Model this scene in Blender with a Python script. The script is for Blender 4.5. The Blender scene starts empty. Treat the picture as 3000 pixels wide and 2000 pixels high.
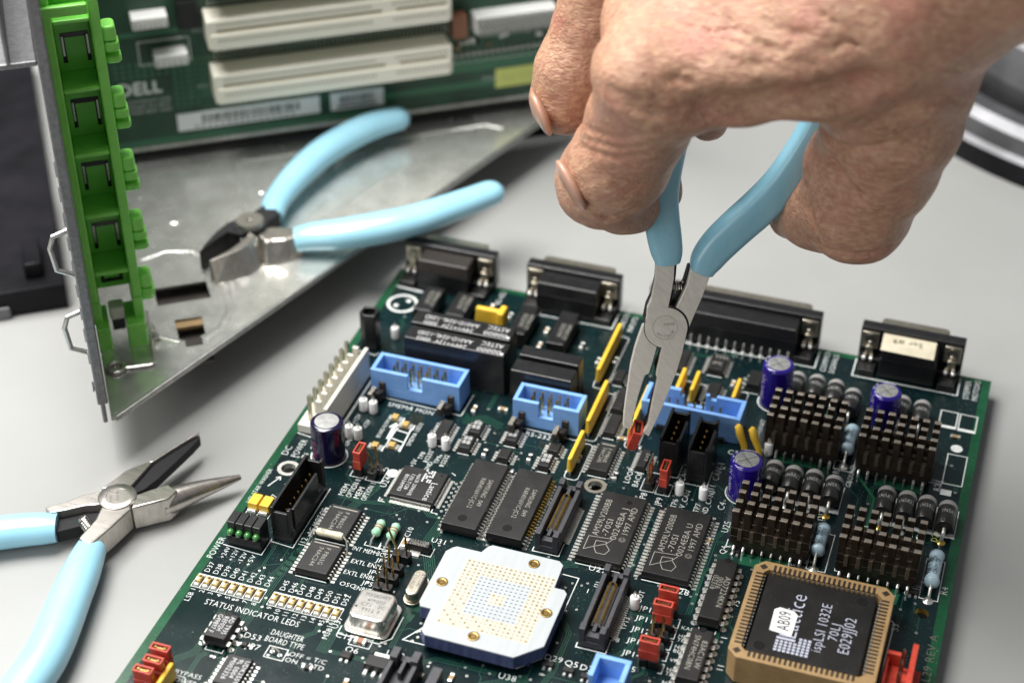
import bpy, math, random
import numpy as np
from mathutils import Matrix, Vector
R = math.radians
S = 0.001                      # everything below is written in millimetres
random.seed(7)
scn = bpy.context.scene
# ------------------------------------------------------------------ camera
CAM = np.array([187.709, -258.292, 323.950])
RX = np.array([0.94819664, 0.31768401, -0.0000875])
RD = np.array([0.18804577, -0.56148527, -0.80583688])
RF = np.array([-0.25605064, 0.76407536, -0.59213758])
FPX = 5162.52
cd = bpy.data.cameras.new("camera"); cam = bpy.data.objects.new("camera", cd); scn.collection.objects.link(cam)
cam.matrix_world = Matrix([[RX[0], -RD[0], -RF[0], CAM[0]*S], [RX[1], -RD[1], -RF[1], CAM[1]*S],
                           [RX[2], -RD[2], -RF[2], CAM[2]*S], [0, 0, 0, 1]])
cd.sensor_width = 36; cd.sensor_fit = 'HORIZONTAL'; cd.lens = FPX*36/3000
cd.clip_start = 0.01; cd.clip_end = 20
cd.dof.use_dof = True; cd.dof.focus_distance = 0.468; cd.dof.aperture_fstop = 9.3
scn.camera = cam
def sight(px, py, dep):
    return CAM + (RX*(px-1500)/FPX + RD*(py-1000)/FPX + RF)*dep
# ------------------------------------------------------------------ light
w = bpy.data.worlds.new("World"); scn.world = w; w.use_nodes = True
w.node_tree.nodes['Background'].inputs[0].default_value = (0.93, 0.97, 1, 1)
w.node_tree.nodes['Background'].inputs[1].default_value = 0.2
def area(name, loc, tgt, sx, sy, p, col):
    l = bpy.data.lights.new(name, 'AREA'); l.shape = 'RECTANGLE'; l.size = sx*S; l.size_y = sy*S; l.energy = p; l.color = col
    o = bpy.data.objects.new(name, l); scn.collection.objects.link(o)
    o.location = Vector(loc)*S; o.rotation_euler = (Vector(tgt)-Vector(loc)).to_track_quat('-Z', 'Y').to_euler()
area('softbox_lamp', (-210, 150, 640), (40, 110, 0), 500, 420, 12.4, (1, .985, .96))
area('fill_lamp', (-260, -480, 380), (-20, 140, 0), 420, 300, 2.0, (1, .98, .96))
scn.view_settings.view_transform = 'Standard'; scn.view_settings.look = 'None'
scn.view_settings.exposure = 0; scn.view_settings.gamma = 1
scn.render.film_transparent = False
# ------------------------------------------------------------------ materials
MATS = {}
def mat(name, col, rough=.5, metal=0, col2=None, nscale=.5, bump=0, bscale=3, coat=0, speck=0, sss=0, stretch=None, rvar=0, spec=.5, speckcol=(.6, .62, .6)):
    m = bpy.data.materials.new(name); m.use_nodes = True; nt = m.node_tree; b = nt.nodes['Principled BSDF']
    b.inputs['Base Color'].default_value = (*col, 1); b.inputs['Roughness'].default_value = rough
    b.inputs['Metallic'].default_value = metal; b.inputs['Coat Weight'].default_value = coat; b.inputs['Coat Roughness'].default_value = .12
    b.inputs['Specular IOR Level'].default_value = spec
    tc = nt.nodes.new('ShaderNodeTexCoord'); mp = nt.nodes.new('ShaderNodeMapping'); nt.links.new(tc.outputs['Object'], mp.inputs[0])
    k = 1/S; st = stretch or (1, 1, 1); mp.inputs['Scale'].default_value = (k*st[0], k*st[1], k*st[2])
    def noise(sc, det=3, r=.55):
        n = nt.nodes.new('ShaderNodeTexNoise'); nt.links.new(mp.outputs[0], n.inputs['Vector'])
        n.inputs['Scale'].default_value = sc; n.inputs['Detail'].default_value = det; n.inputs['Roughness'].default_value = r; return n
    def ramp(src, a, b_, ca=(0, 0, 0, 1), cb=(1, 1, 1, 1)):
        r = nt.nodes.new('ShaderNodeValToRGB'); nt.links.new(src, r.inputs[0]); e = r.color_ramp.elements
        e[0].position = a; e[0].color = ca; e[1].position = b_; e[1].color = cb; return r
    cur = None
    if col2:
        n = noise(nscale); r = ramp(n.outputs['Fac'], .35, .68, (*col, 1), (*col2, 1)); cur = r.outputs[0]
    if speck:
        n = noise(2.6, 1, .5); r = ramp(n.outputs['Fac'], .77-speck, .80-speck)
        n2 = noise(.13, 2); r2 = ramp(n2.outputs['Fac'], .4, .62)
        mu = nt.nodes.new('ShaderNodeMath'); mu.operation = 'MULTIPLY'; nt.links.new(r.outputs[0], mu.inputs[0]); nt.links.new(r2.outputs[0], mu.inputs[1])
        mx = nt.nodes.new('ShaderNodeMix'); mx.data_type = 'RGBA'; nt.links.new(mu.outputs[0], mx.inputs[0])
        if cur: nt.links.new(cur, mx.inputs[6])
        else: mx.inputs[6].default_value = (*col, 1)
        mx.inputs[7].default_value = (*speckcol, 1); cur = mx.outputs[2]
    if cur: nt.links.new(cur, b.inputs['Base Color'])
    if rvar:
        n = noise(nscale*2.3, 4); mr = nt.nodes.new('ShaderNodeMapRange'); nt.links.new(n.outputs['Fac'], mr.inputs[0])
        mr.inputs[3].default_value = max(.03, rough-rvar); mr.inputs[4].default_value = rough+rvar; nt.links.new(mr.outputs[0], b.inputs['Roughness'])
    if bump:
        n = noise(bscale, 4); bp = nt.nodes.new('ShaderNodeBump'); bp.inputs['Strength'].default_value = min(1, bump*4)
        bp.inputs['Distance'].default_value = bump*S; nt.links.new(n.outputs['Fac'], bp.inputs['Height']); nt.links.new(bp.outputs[0], b.inputs['Normal'])
    if sss:
        b.inputs['Subsurface Weight'].default_value = sss; b.inputs['Subsurface Radius'].default_value = (1, .35, .18); b.inputs['Subsurface Scale'].default_value = 2.2*S
    MATS[name] = m; return m
mat('table', (.30, .302, .292), .5, col2=(.32, .322, .312), nscale=.02, bump=.012, bscale=1.2, rvar=.05, speck=.03, speckcol=(.22, .215, .2))
mat('mask', (.0015, .0085, .0105), .2, col2=(.003, .015, .0155), nscale=.06, bump=.02, bscale=1.1, speck=.07, speckcol=(.16, .22, .2), rvar=.06)
mat('mask_green', (.005, .055, .022), .25, col2=(.008, .08, .033), nscale=.3, bump=.02, bscale=1.5, speck=.02)
mat('copper_green', (.012, .085, .045), .25, bump=.01)
mat('trace', (.014, .075, .045), .28)
mat('silk', (.78, .8, .78), .5, col2=(.62, .65, .63), nscale=.9)
mat('ic', (.0085, .0082, .008), .42, col2=(.014, .0135, .013), nscale=.2, bump=.03, bscale=4, speck=.04, speckcol=(.08, .08, .075), rvar=.08, spec=.4)
mat('ic_print', (.32, .31, .27), .5)
mat('ic_white', (.7, .7, .7), .5)
mat('lattice_print', (.5, .52, .62), .45)
mat('dimple', (.008, .008, .008), .25)
mat('black', (.007, .007, .008), .33, col2=(.013, .0125, .013), nscale=.4, bump=.03, bscale=2.5, rvar=.08)
mat('black_brown', (.03, .024, .02), .4, col2=(.02, .016, .014), nscale=.3)
mat('tin', (.86, .85, .80), .33, .85, col2=(.58, .57, .53), nscale=1.6, bump=.05, bscale=2)
mat('solder', (.88, .88, .84), .28, .85, bump=.08, bscale=1.7)
mat('pin_gold', (.62, .40, .13), .25, 1, col2=(.4, .25, .09), nscale=1.2)
mat('flux_gold', (.8, .55, .14), .2, .8, col2=(.5, .3, .05), nscale=1)
mat('dull_metal', (.33, .31, .27), .38, 1, col2=(.2, .185, .16), nscale=1)
mat('bracket', (.62, .57, .47), .35, 1, col2=(.45, .41, .33), nscale=.6)
mat('steel', (.80, .75, .67), .40, .45, col2=(.70, .655, .585), nscale=.4, bump=.015, bscale=1.2, stretch=(.35, 6, 1), rvar=.06)
mat('steel_tool', (.60, .565, .52), .3, .95, col2=(.48, .45, .415), nscale=.3, bump=.02, bscale=1, stretch=(.4, 4, 1), rvar=.08)
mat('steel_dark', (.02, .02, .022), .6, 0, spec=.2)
mat('steel_shiny', (.78, .75, .70), .24, .9, col2=(.62, .6, .56), nscale=.3, bump=.02, bscale=.8)
mat('spring', (.6, .58, .55), .2, 1)
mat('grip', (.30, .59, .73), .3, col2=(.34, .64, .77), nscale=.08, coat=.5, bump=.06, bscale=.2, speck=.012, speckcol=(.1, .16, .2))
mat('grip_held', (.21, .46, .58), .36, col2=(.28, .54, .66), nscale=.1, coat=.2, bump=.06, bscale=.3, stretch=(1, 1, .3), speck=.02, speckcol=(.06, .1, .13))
mat('red', (.46, .038, .024), .38, col2=(.55, .075, .04), nscale=.5, bump=.04, bscale=1.5)
mat('red_dark', (.05, .006, .004), .5)
mat('blue', (.17, .36, .74), .42, col2=(.21, .41, .80), nscale=.3, bump=.04, bscale=1.2, speck=.02, speckcol=(.4, .5, .7))
mat('cap_blue', (.012, .004, .16), .12, coat=.6, col2=(.02, .006, .22), nscale=.2)
mat('cap_navy', (.008, .006, .035), .15, coat=.5)
mat('cap_top', (.62, .62, .6), .35, .7, col2=(.42, .42, .41), nscale=.5, bump=.06, bscale=1)
mat('yellow', (.72, .44, .03), .38, col2=(.8, .52, .05), nscale=.3)
mat('lime', (.55, .6, .2), .5)
mat('white_plastic', (.66, .64, .57), .4, col2=(.66, .63, .55), nscale=.3)
mat('white', (.78, .78, .77), .45)
mat('tan', (.35, .225, .10), .5, col2=(.28, .175, .075), nscale=.25, bump=.03, bscale=1.5)
mat('tan_dark', (.022, .012, .005), .6)
mat('sink', (.06, .044, .033), .28, .8, col2=(.11, .083, .062), nscale=.5, bump=.06, bscale=1.6, stretch=(1, 1, .4))
mat('sink_edge', (.6, .52, .43), .3, .9)
mat('sink_groove_lit', (.19, .14, .105), .35, .6, col2=(.12, .09, .07), nscale=1, stretch=(1, 1, .3))  # lighter copy of the sink brown: light in the channels put into the colour
mat('led', (.42, .27, .06), .3, col2=(.58, .43, .17), nscale=1.4, coat=.3)
mat('green_led', (.05, .22, .05), .12, coat=.8)
mat('green_res', (.33, .62, .42), .35, coat=.3)
mat('brown', (.12, .05, .02), .5)
mat('res_blue', (.36, .5, .58), .35, coat=.3, col2=(.42, .56, .64), nscale=.4, bump=.05, bscale=1)
mat('print_dark', (.02, .03, .05), .5)
mat('cream', (.6, .55, .4), .4, coat=.3)
mat('board_blue', (.035, .05, .13), .4, col2=(.07, .09, .2), nscale=.8, stretch=(1, 1, .15))
mat('board_white', (.40, .425, .435), .42, col2=(.365, .39, .40), nscale=.25, stretch=(3, .25, 1))
mat('board_cream', (.46, .44, .37), .45)
mat('hole_blue', (.04, .055, .11), .4)
mat('sheet', (.80, .80, .76), .25, .74, col2=(.64, .64, .60), nscale=.13, bump=.012, bscale=.3, rvar=.08)
mat('sheet_edge', (.6, .6, .58), .35, 1, col2=(.45, .45, .43), nscale=.5)
mat('sheet_grey', (.25, .25, .255), .45, .8, col2=(.18, .18, .185), nscale=.8, bump=.05, bscale=.8)
mat('green_plastic', (.26, .76, .12), .33, col2=(.21, .66, .09), nscale=.12, bump=.03, bscale=.8, speck=.03, speckcol=(.06, .2, .03))
mat('pci', (.90, .86, .74), .45)
mat('pci_slot', (.25, .2, .12), .6)
mat('mb', (.012, .05, .028), .35, col2=(.02, .085, .045), nscale=.09)
mat('mb_lines', (.04, .16, .085), .35)
mat('label_white', (.92, .92, .94), .5)
mat('label_yellow', (.72, .78, .22), .5)
mat('ink', (.015, .015, .02), .5)
mat('casing_black', (.006, .006, .007), .35, col2=(.014, .013, .016), nscale=.05, rvar=.08, spec=.12)
mat('chrome', (.12, .12, .125), .5, 1, col2=(.2, .2, .21), nscale=.05)
mat('nail', (.42, .24, .17), .32, sss=.2, coat=.15)
# ------------------------------------------------------------------ mesh builder
class MB:
    def __init__(s, m='black'): s.v = []; s.f = []; s.m = []; s.mat = m; s.names = []; s.xf = None; s.smooth = []; s.sm = False
    def add(s, vs, fs, m=None, sm=None):
        m = m or s.mat
        if m not in s.names: s.names.append(m)
        i = s.names.index(m); o = len(s.v)
        if s.xf is not None: vs = [tuple(s.xf @ Vector(p)) for p in vs]
        s.v += [tuple(map(float, p)) for p in vs]; s.f += [tuple(o+k for k in f) for f in fs]; s.m += [i]*len(fs)
        s.smooth += [s.sm if sm is None else sm]*len(fs)
        return s
    def prism(s, pts, z0, z1, m=None, top=None, cap=True):
        n = len(pts); a = sum(pts[i][0]*pts[(i+1) % n][1]-pts[(i+1) % n][0]*pts[i][1] for i in range(n))
        if a < 0: pts = pts[::-1]
        tp = top or pts
        if top and a < 0: tp = top[::-1]
        vs = [(x, y, z0) for x, y in pts]+[(x, y, z1) for x, y in tp]
        fs = [(i, (i+1) % n, n+(i+1) % n, n+i) for i in range(n)]
        if cap: fs += [tuple(range(n-1, -1, -1)), tuple(range(n, 2*n))]
        return s.add(vs, fs, m)
    def box(s, x0, y0, z0, x1, y1, z1, m=None, t=0, tx=None, ty=None):
        tx = t if tx is None else tx; ty = t if ty is None else ty
        return s.prism([(x0, y0), (x1, y0), (x1, y1), (x0, y1)], z0, z1, m, [(x0+tx, y0+ty), (x1-tx, y0+ty), (x1-tx, y1-ty), (x0+tx, y1-ty)])
    def tube(s, path, r, m=None, n=8, cap=True, flat=None):
        P = [Vector(p) for p in path]; rs = r if isinstance(r, (list, tuple)) else [r]*len(P); vs = []; fs = []
        up = Vector((0, 0, 1)); prev = None
        for i, p in enumerate(P):
            d = (P[min(i+1, len(P)-1)]-P[max(i-1, 0)]).normalized()
            if prev is None: u = d.cross(up if abs(d.z) < .9 else Vector((1, 0, 0))).normalized()
            else: u = (prev-d*prev.dot(d)).normalized()
            prev = u; q = d.cross(u)
            for k in range(n):
                a = 2*math.pi*k/n; c, sn = math.cos(a), math.sin(a)
                fl = flat or 1
                vs.append(p+u*c*rs[i]+q*sn*rs[i]*fl)
        for i in range(len(P)-1):
            for k in range(n): fs.append((i*n+k, i*n+(k+1) % n, (i+1)*n+(k+1) % n, (i+1)*n+k))
        s.add(vs, fs, m, True)
        if cap: s.add(vs[:n], [tuple(range(n-1, -1, -1))], m, False); s.add(vs[-n:], [tuple(range(n))], m, False)
        return s
    def lathe(s, prof, c, ax='z', n=24, m=None):
        vs = []; fs = []
        for h, r in prof:
            for k in range(n):
                a = 2*math.pi*k/n; x, y = r*math.cos(a), r*math.sin(a)
                vs.append({'z': (c[0]+x, c[1]+y, c[2]+h), 'y': (c[0]+x, c[1]+h, c[2]-y), 'x': (c[0]+h, c[1]+x, c[2]+y)}[ax])
        for i in range(len(prof)-1):
            for k in range(n): fs.append((i*n+k, i*n+(k+1) % n, (i+1)*n+(k+1) % n, (i+1)*n+k))
        s.add(vs, fs, m, True)
        for i, fl in ((0, 1), (len(prof)-1, 0)):
            if prof[i][1] > 1e-4: s.add(vs[i*n:i*n+n], [tuple(range(n))[::-1] if fl else tuple(range(n))], m, False)
        return s
    def ring(s, x, y, z, r0, r1, m=None, n=14):
        vs = [(x+r*math.cos(2*math.pi*k/n), y+r*math.sin(2*math.pi*k/n), z) for r in (r0, r1) for k in range(n)]
        return s.add(vs, [(k, (k+1) % n, n+(k+1) % n, n+k)[::-1] for k in range(n)], m)
    def disc(s, x, y, z, r, m=None, n=12):
        return s.add([(x+r*math.cos(2*math.pi*k/n), y+r*math.sin(2*math.pi*k/n), z) for k in range(n)], [tuple(range(n))], m)
    def line(s, pts, wd, z, m=None, close=False):
        pts = list(pts); n = len(pts); P = [Vector(p) for p in pts]; vs = []; fs = []
        for i in range(n):
            if close: a = P[i-1]; b = P[(i+1) % n]
            else: a = P[max(i-1, 0)]; b = P[min(i+1, n-1)]
            d1 = (P[i]-a); d2 = (b-P[i])
            d1 = d1.normalized() if d1.length > 0 else d2.normalized(); d2 = d2.normalized() if d2.length > 0 else d1
            t = (d1+d2).normalized(); nn = Vector((-t.y, t.x)); k = wd/2/max(.5, nn.dot(Vector((-d1.y, d1.x))))
            q1 = P[i]+nn*k; q2 = P[i]-nn*k; vs += [(q1.x, q1.y, z), (q2.x, q2.y, z)]
        for i in range(n if close else n-1):
            j = (i+1) % n; fs.append((2*i, 2*i+1, 2*j+1, 2*j))
        return s.add(vs, fs, m)
    def rect(s, x0, y0, x1, y1, wd, z, m=None):
        return s.line([(x0, y0), (x1, y0), (x1, y1), (x0, y1)], wd, z, m, True)
    def text(s, t, x, y, h, rot=0, z=.06, m=None, wd=None, wrap=None, align='l'):
        vs, fs, W = textgeo(t); k = h/.7; kx = k if wd is None else wd/W
        c, sn = math.cos(R(rot)), math.sin(R(rot)); out = []
        ox = {'l': 0, 'c': -W*kx/2, 'r': -W*kx}[align]
        for a, b in vs:
            a = a*kx+ox; b = b*k; p = a*c-b*sn+x; q = a*sn+b*c+y
            if wrap:   # wrap = (xc, zc, radius): text wrapped on a cylinder along y
                th = (p-wrap[0])/wrap[2]; out.append((wrap[0]+wrap[2]*math.sin(th), q, wrap[1]+wrap[2]*math.cos(th)))
            else: out.append((p, q, z))
        return s.add(out, fs, m)
GL = {}
def loadfont():
    chars = [chr(c) for c in range(33, 127)]+['©']
    objs = {}
    for c in dict.fromkeys(chars+['HH']+['H'+c+'H' for c in chars]):
        cu = bpy.data.curves.new('t', 'FONT'); cu.body = c; cu.size = 1; cu.resolution_u = 2; cu.offset = -.011
        o = bpy.data.objects.new('t', cu); scn.collection.objects.link(o); objs[c] = o
    dg = bpy.context.evaluated_depsgraph_get(); dg.update()
    def geo(o):
        e = o.evaluated_get(dg); me = e.to_mesh(); vs = [(v.co.x, v.co.y) for v in me.vertices]; fs = [tuple(p.vertices) for p in me.polygons]
        e.to_mesh_clear(); return vs, fs
    def wd(c): vs, _ = geo(objs[c]); return max(v[0] for v in vs)-min(v[0] for v in vs)
    hh = wd('HH')
    for c in chars:
        vs, fs = geo(objs[c]); GL[c] = (vs, fs, wd('H'+c+'H')-hh)
    cus = [o.data for o in objs.values()]
    for o in list(objs.values()): bpy.data.objects.remove(o)
    for c in cus: bpy.data.curves.remove(c)
def textgeo(t):
    x = 0; V = []; F = []
    for ch in t:
        if ch == ' ': x += .32; continue
        vs, fs, ad = GL[ch]; o = len(V); V += [(a+x, b) for a, b in vs]; F += [tuple(o+i for i in f) for f in fs]; x += ad+.03
    return V, F, max(x, .01)
loadfont()
WP = {}
def put(name, mb, parent=None, bevel=0, label=None, seg=2, smooth=False, base=None):
    V = np.array(mb.v); lo, hi = V.min(0), V.max(0)
    o0 = np.array([(lo[0]+hi[0])/2, (lo[1]+hi[1])/2, lo[2]]) if base is None else np.array(base, float)
    me = bpy.data.meshes.new(name); me.from_pydata([tuple(v) for v in (V-o0)*S], [], mb.f)
    for n in mb.names: me.materials.append(MATS[n])
    me.polygons.foreach_set('material_index', mb.m); me.polygons.foreach_set('use_smooth', [bool(x) or smooth for x in mb.smooth]); me.update()
    if any(mb.smooth) or smooth: me.set_sharp_from_angle(angle=R(42))
    ob = bpy.data.objects.new(name, me); scn.collection.objects.link(ob)
    if parent is not None: ob.parent = parent; ob.location = Vector(o0-WP[parent.name])*S
    else: ob.location = Vector(o0)*S
    WP[ob.name] = o0
    if bevel:
        b = ob.modifiers.new('edge', 'BEVEL'); b.width = bevel*S; b.segments = seg; b.limit_method = 'ANGLE'; b.angle_limit = R(40); b.harden_normals = False
    if label: ob['label'] = label
    return ob
def empty(name, loc):
    o = bpy.data.objects.new(name, None); scn.collection.objects.link(o); o.location = Vector(loc)*S; o.empty_display_size = .01; WP[o.name] = np.array(loc, float); return o
def tag(o, label=None, cat=None, group=None, kind=None):
    if label: o['label'] = label
    if cat: o['category'] = cat
    if group: o['group'] = group
    if kind: o['kind'] = kind
    return o
TZ = -6.0
# ------------------------------------------------------------------ setting: bench top
m = MB('table'); m.add([(-900, -700, TZ), (1300, -700, TZ), (1300, 1500, TZ), (-900, 1500, TZ)], [(0, 1, 2, 3)])
tag(put('table_surface', m), 'smooth pale grey workbench surface under everything', kind='structure')
# ------------------------------------------------------------------ circuit board
BOARD = tag(empty('circuit_board', (95, 93, -1.6)), 'large dark green circuit board crowded with chips, headers and capacitors, the one being worked on', 'circuit board')
BW, BH = 191.0, 186.4
HOLES = [(6.9, 82.3, 2.1), (91.3, 102.6, 2.05), (184.6, 81.4, 1.9)]
def rrect(x0, y0, x1, y1, r, n=5):
    out = []
    for cx, cy, a0 in ((x1-r, y1-r, 0), (x0+r, y1-r, 90), (x0+r, y0+r, 180), (x1-r, y0+r, 270)):
        for k in range(n+1): a = R(a0+90*k/n); out.append((cx+r*math.cos(a), cy+r*math.sin(a)))
    return out
def holed(m, x0, y0, x1, y1, z, holes, mt, n=24):
    """flat sheet with round holes: each hole sits in its own square cell, the rest is filled with rectangles"""
    xs = sorted({x0, x1}); ys = sorted({y0, y1}); cells = []
    for hx, hy, r in holes: q = r+1.5; cells.append((hx-q, hy-q, hx+q, hy+q, hx, hy, r)); xs += [hx-q, hx+q]; ys += [hy-q, hy+q]
    xs = sorted(set(xs)); ys = sorted(set(ys))
    for i in range(len(xs)-1):
        for j in range(len(ys)-1):
            cx, cy = (xs[i]+xs[i+1])/2, (ys[j]+ys[j+1])/2
            if any(c[0] < cx < c[2] and c[1] < cy < c[3] for c in cells): continue
            m.add([(xs[i], ys[j], z), (xs[i+1], ys[j], z), (xs[i+1], ys[j+1], z), (xs[i], ys[j+1], z)], [(0, 1, 2, 3)], mt)
    for a, b, c, d, hx, hy, r in cells:
        vs = []; q = r+1.5
        for k in range(n):
            t = 2*math.pi*(k+.5)/n; cx, sn = math.cos(t), math.sin(t); f = q/max(abs(cx), abs(sn))
            vs += [(hx+r*cx, hy+r*sn, z), (hx+f*cx, hy+f*sn, z)]
        m.add(vs, [(2*k, 2*k+1, (2*k+3) % (2*n), (2*k+2) % (2*n)) for k in range(n)], mt)
        for sx in (-1, 1):
            for sy in (-1, 1):
                k = [i for i in range(n) if (vs[2*i+1][0]-hx)*sx > 0 and (vs[2*i+1][1]-hy)*sy > 0 and abs(abs(vs[2*i+1][0]-hx)-q) < 1e-6 or 0]
                c1 = min((i for i in range(n) if abs(vs[2*i+1][0]-hx-sx*q) < 1e-6), key=lambda i: -(vs[2*i+1][1]-hy)*sy)
                c2 = min((i for i in range(n) if abs(vs[2*i+1][1]-hy-sy*q) < 1e-6), key=lambda i: -(vs[2*i+1][0]-hx)*sx)
                p = [vs[2*c1+1], (hx+sx*q, hy+sy*q, z), vs[2*c2+1]]
                m.add(p if sx*sy > 0 else p[::-1], [(0, 1, 2)], mt)
m = MB('mask_green')
Y0 = -60
EDG = 2.6
holed(m, EDG, Y0+EDG, BW-EDG, BH-2.2, 0, HOLES, 'mask')
for a, b, c, d in ((0, Y0, EDG, BH), (BW-EDG, Y0, BW, BH), (EDG, Y0, BW-EDG, Y0+EDG), (EDG, BH-2.2, BW-EDG, BH)):
    m.add([(a, b, 0), (c, b, 0), (c, d, 0), (a, d, 0)], [(0, 1, 2, 3)], 'mask_green')
m.add([(0, Y0, 0), (BW, Y0, 0), (BW, BH, 0), (0, BH, 0), (0, Y0, -1.6), (BW, Y0, -1.6), (BW, BH, -1.6), (0, BH, -1.6)], [(0, 4, 5, 1), (1, 5, 6, 2), (2, 6, 7, 3), (3, 7, 4, 0)], 'mask_green')
holed(m, 0, Y0, BW, BH, -1.6, HOLES, 'mask_green')
for hx, hy, r in HOLES:
    n = 24; vs = [(hx+r*math.cos(2*math.pi*(k+.5)/n), hy+r*math.sin(2*math.pi*(k+.5)/n), z) for z in (0, -1.6) for k in range(n)]
    m.add(vs, [(k, (k+1) % n, n+(k+1) % n, n+k) for k in range(n)], 'tin' if hx < 150 else 'flux_gold', True)
    if hx < 150: m.ring(hx, hy, .05, r, r+1.1, 'bracket' if hx > 50 else 'tin', 24)
# lighter green copper areas
for pts in ([(136.6, 129.2), (148.2, 129.2), (148.2, 133), (146, 135.4), (136.6, 135.4)], [(165, 127.8), (177.5, 127.8), (177.5, 133.4), (165, 133.4)],
            [(136, 84.5), (149, 84.5), (150, 88), (147, 92.6), (139.5, 92.6), (136, 89)], [(165, 82.5), (178, 82.5), (178.4, 87), (176, 91.8), (168, 91.8), (165, 88)]):
    m.prism(pts, -.2, .03, 'copper_green')
m.line([(161, 136), (161, 129), (166, 122), (166, 104)], .8, .035, 'copper_green')
m.line([(131, 96.5), (131.5, 104), (126, 112), (116.5, 118)], .35, .035, 'trace')
BB = m
SILK = MB('silk'); TR = MB('trace'); VIA = MB('tin')
def bundle(pts, n, pitch=.5, wd=.17):
    for k in range(n):
        o = (k-(n-1)/2)*pitch
        P = [Vector(p) for p in pts]; q = []
        for i, p in enumerate(P):
            a = P[max(i-1, 0)]; b = P[min(i+1, len(P)-1)]; d1 = (p-a) if i else (b-p); d2 = (b-p) if i < len(P)-1 else d1
            d1 = d1.normalized(); d2 = d2.normalized(); t = (d1+d2).normalized(); nn = Vector((-t.y, t.x)); kk = o/max(.5, nn.dot(Vector((-d1.y, d1.x))))
            q.append((p.x+nn.x*kk, p.y+nn.y*kk))
        TR.line(q, wd, .02)
def via(x, y, r=.38): VIA.ring(x, y, .045, r*.45, r); TR.disc(x, y, .03, r*.45, 'dimple', 8)
for a in ([(20, 26), (20.8, 40), (24, 50), (25, 60), (30, 72), (34, 84)], [(24, -20), (24, 6), (21.6, 20), (22, 31), (22.6, 40), (23.3, 52)], [(44, 20), (44, 28), (60, 38), (61.5, 52), (55, 66), (56, 76)],
          [(60, 27), (60, 36), (62, 44), (62.5, 58), (66, 66)], [(99, 5), (99, 24), (101, 32), (101, 46), (97.6, 51)], [(113, 24), (113, 40), (117, 46), (117, 58)], [(89, 66), (93, 70), (96, 71)],
          [(25, 76), (33, 76), (40, 77.5)], [(10, -10), (10, 6), (14, 10), (14, 26)], [(66, 12), (66, 22), (72, 27), (88, 27)], [(128, 62), (128, 92), (131, 100)], [(46, 118), (52, 121), (58, 119)], [(84, 8), (86, 22), (96, 28)]):
    bundle(a, random.choice([3, 4, 5, 6]), .55)
bundle([(2.6, 31), (13, 41), (14, 47)], 1); bundle([(8, 36), (8.6, 44)], 1); bundle([(12, 38), (13.5, 47)], 1); bundle([(14.5, 40), (17, 44), (24, 47.5)], 1)
for i in range(105):
    x, y = random.uniform(6, 185), random.uniform(-6, 172); L = random.uniform(4, 16); s = random.choice([-1, 1]); k = random.uniform(1, 4)
    if random.random() < .5: p = [(x, y), (x, y+L), (x+s*k, y+L+k), (x+s*k, y+L+k+3)]
    else: p = [(x, y), (x+L, y), (x+L+k, y+s*k), (x+L+k+3, y+s*k)]
    p = [(min(max(a, 3), 187), b) for a, b in p]
    bundle(p, random.choice([1, 1, 2, 3])); via(*p[0]); via(*p[-1])
for i in range(200):
    x, y = random.uniform(40, 130), random.uniform(20, 128)
    via(round(x/1.27)*1.27, round(y/1.27)*1.27, .34)
for k in range(14): via(54.2+(k % 2)*1.1, 79+k*1.0, .4)
for k in range(7): via(64.2+(k % 2)*.9, 31+k*1.6, .38); via(111.8+(k % 2)*.9, 70.5+k*4, .36)
def T(t, x, y, h, rot=0, **k): SILK.text(t, x, y, h, rot, .07, **k)
# legends, read along the board's two directions
for i in range(8):
    T('D%d' % (37+i), 4.5+2.47*i, 36.9, 1.5, 90, wd=4); T(str(1+i), 4.1+2.47*i, 29.6, 1.4, 90)
    T('D%d' % (45+i), 26.2+2.47*i, 36.9, 1.5, 90, wd=4); T(str(9+i), 25.8+2.47*i, (29.6 if i < 1 else 28.4), 1.4, 90)
T('LSB', 4.3, 25.6, 1.5, 90); T('MSB', 43.6, 24.4, 1.5, 90)
T('STATUS INDICATOR LEDS', 8.4, 26.1, 2.0, 0, wd=26.6)
T('POWER', 3.0, 42.0, 1.9, 90, wd=8.6)
for i, s in enumerate(('+24V', '+12V', '-12V', '+5V')): T(s, 5.9+2.6*i, 42.9-.2*i, 1.4, 90, wd=4.6)
T('DAUGHTER', 29.2, 21.7, 1.9, 0, wd=9); T('BOARD TYPE', 28.6, 19.2, 1.9, 0, wd=10.8); T('JP7', 25.3, 15.5, 1.9); T('D53', 23, 18.6, 1.9)
T('OFF = T/C', 36.6, 16.4, 1.5); T('ON = RTD', 36.4, 14.3, 1.5); T('BYPASS', 12.2, 2.0, 1.5); T('POWER DEBUG', 12.2, -.3, 1.4); T('RN10', 15.4, -2.8, 1.6)
SILK.rect(30.9, 14.2, 36, 18.1, .22, .06)
T('C12', 45, 26.1, 1.9); T('Q6', 49.2, 22.3, 1.9); T('U39', 59.5, 24.3, 1.9); T('U37', 44.6, 28.6, 1.7, 90); SILK.rect(49.3, 24.8, 54.9, 27.8, .2, .06)
T('INT MEM BOOT', 36.8, 57.0, 1.6, 0, wd=11.4); T('JP3', 44.6, 54.7, 1.6); T('EXTL ENBL', 38.3, 52.3, 1.6, 0, wd=9); T('JP4', 44.4, 50, 1.6)
T('EXTL ENBL', 38.0, 47.9, 1.6, 0, wd=9); T('JP5', 44.3, 45.6, 1.6); T('OSC', 38.7, 43.6, 1.5); T('ENBLE', 42.8, 43.3, 1.5, 0, wd=5)
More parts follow.
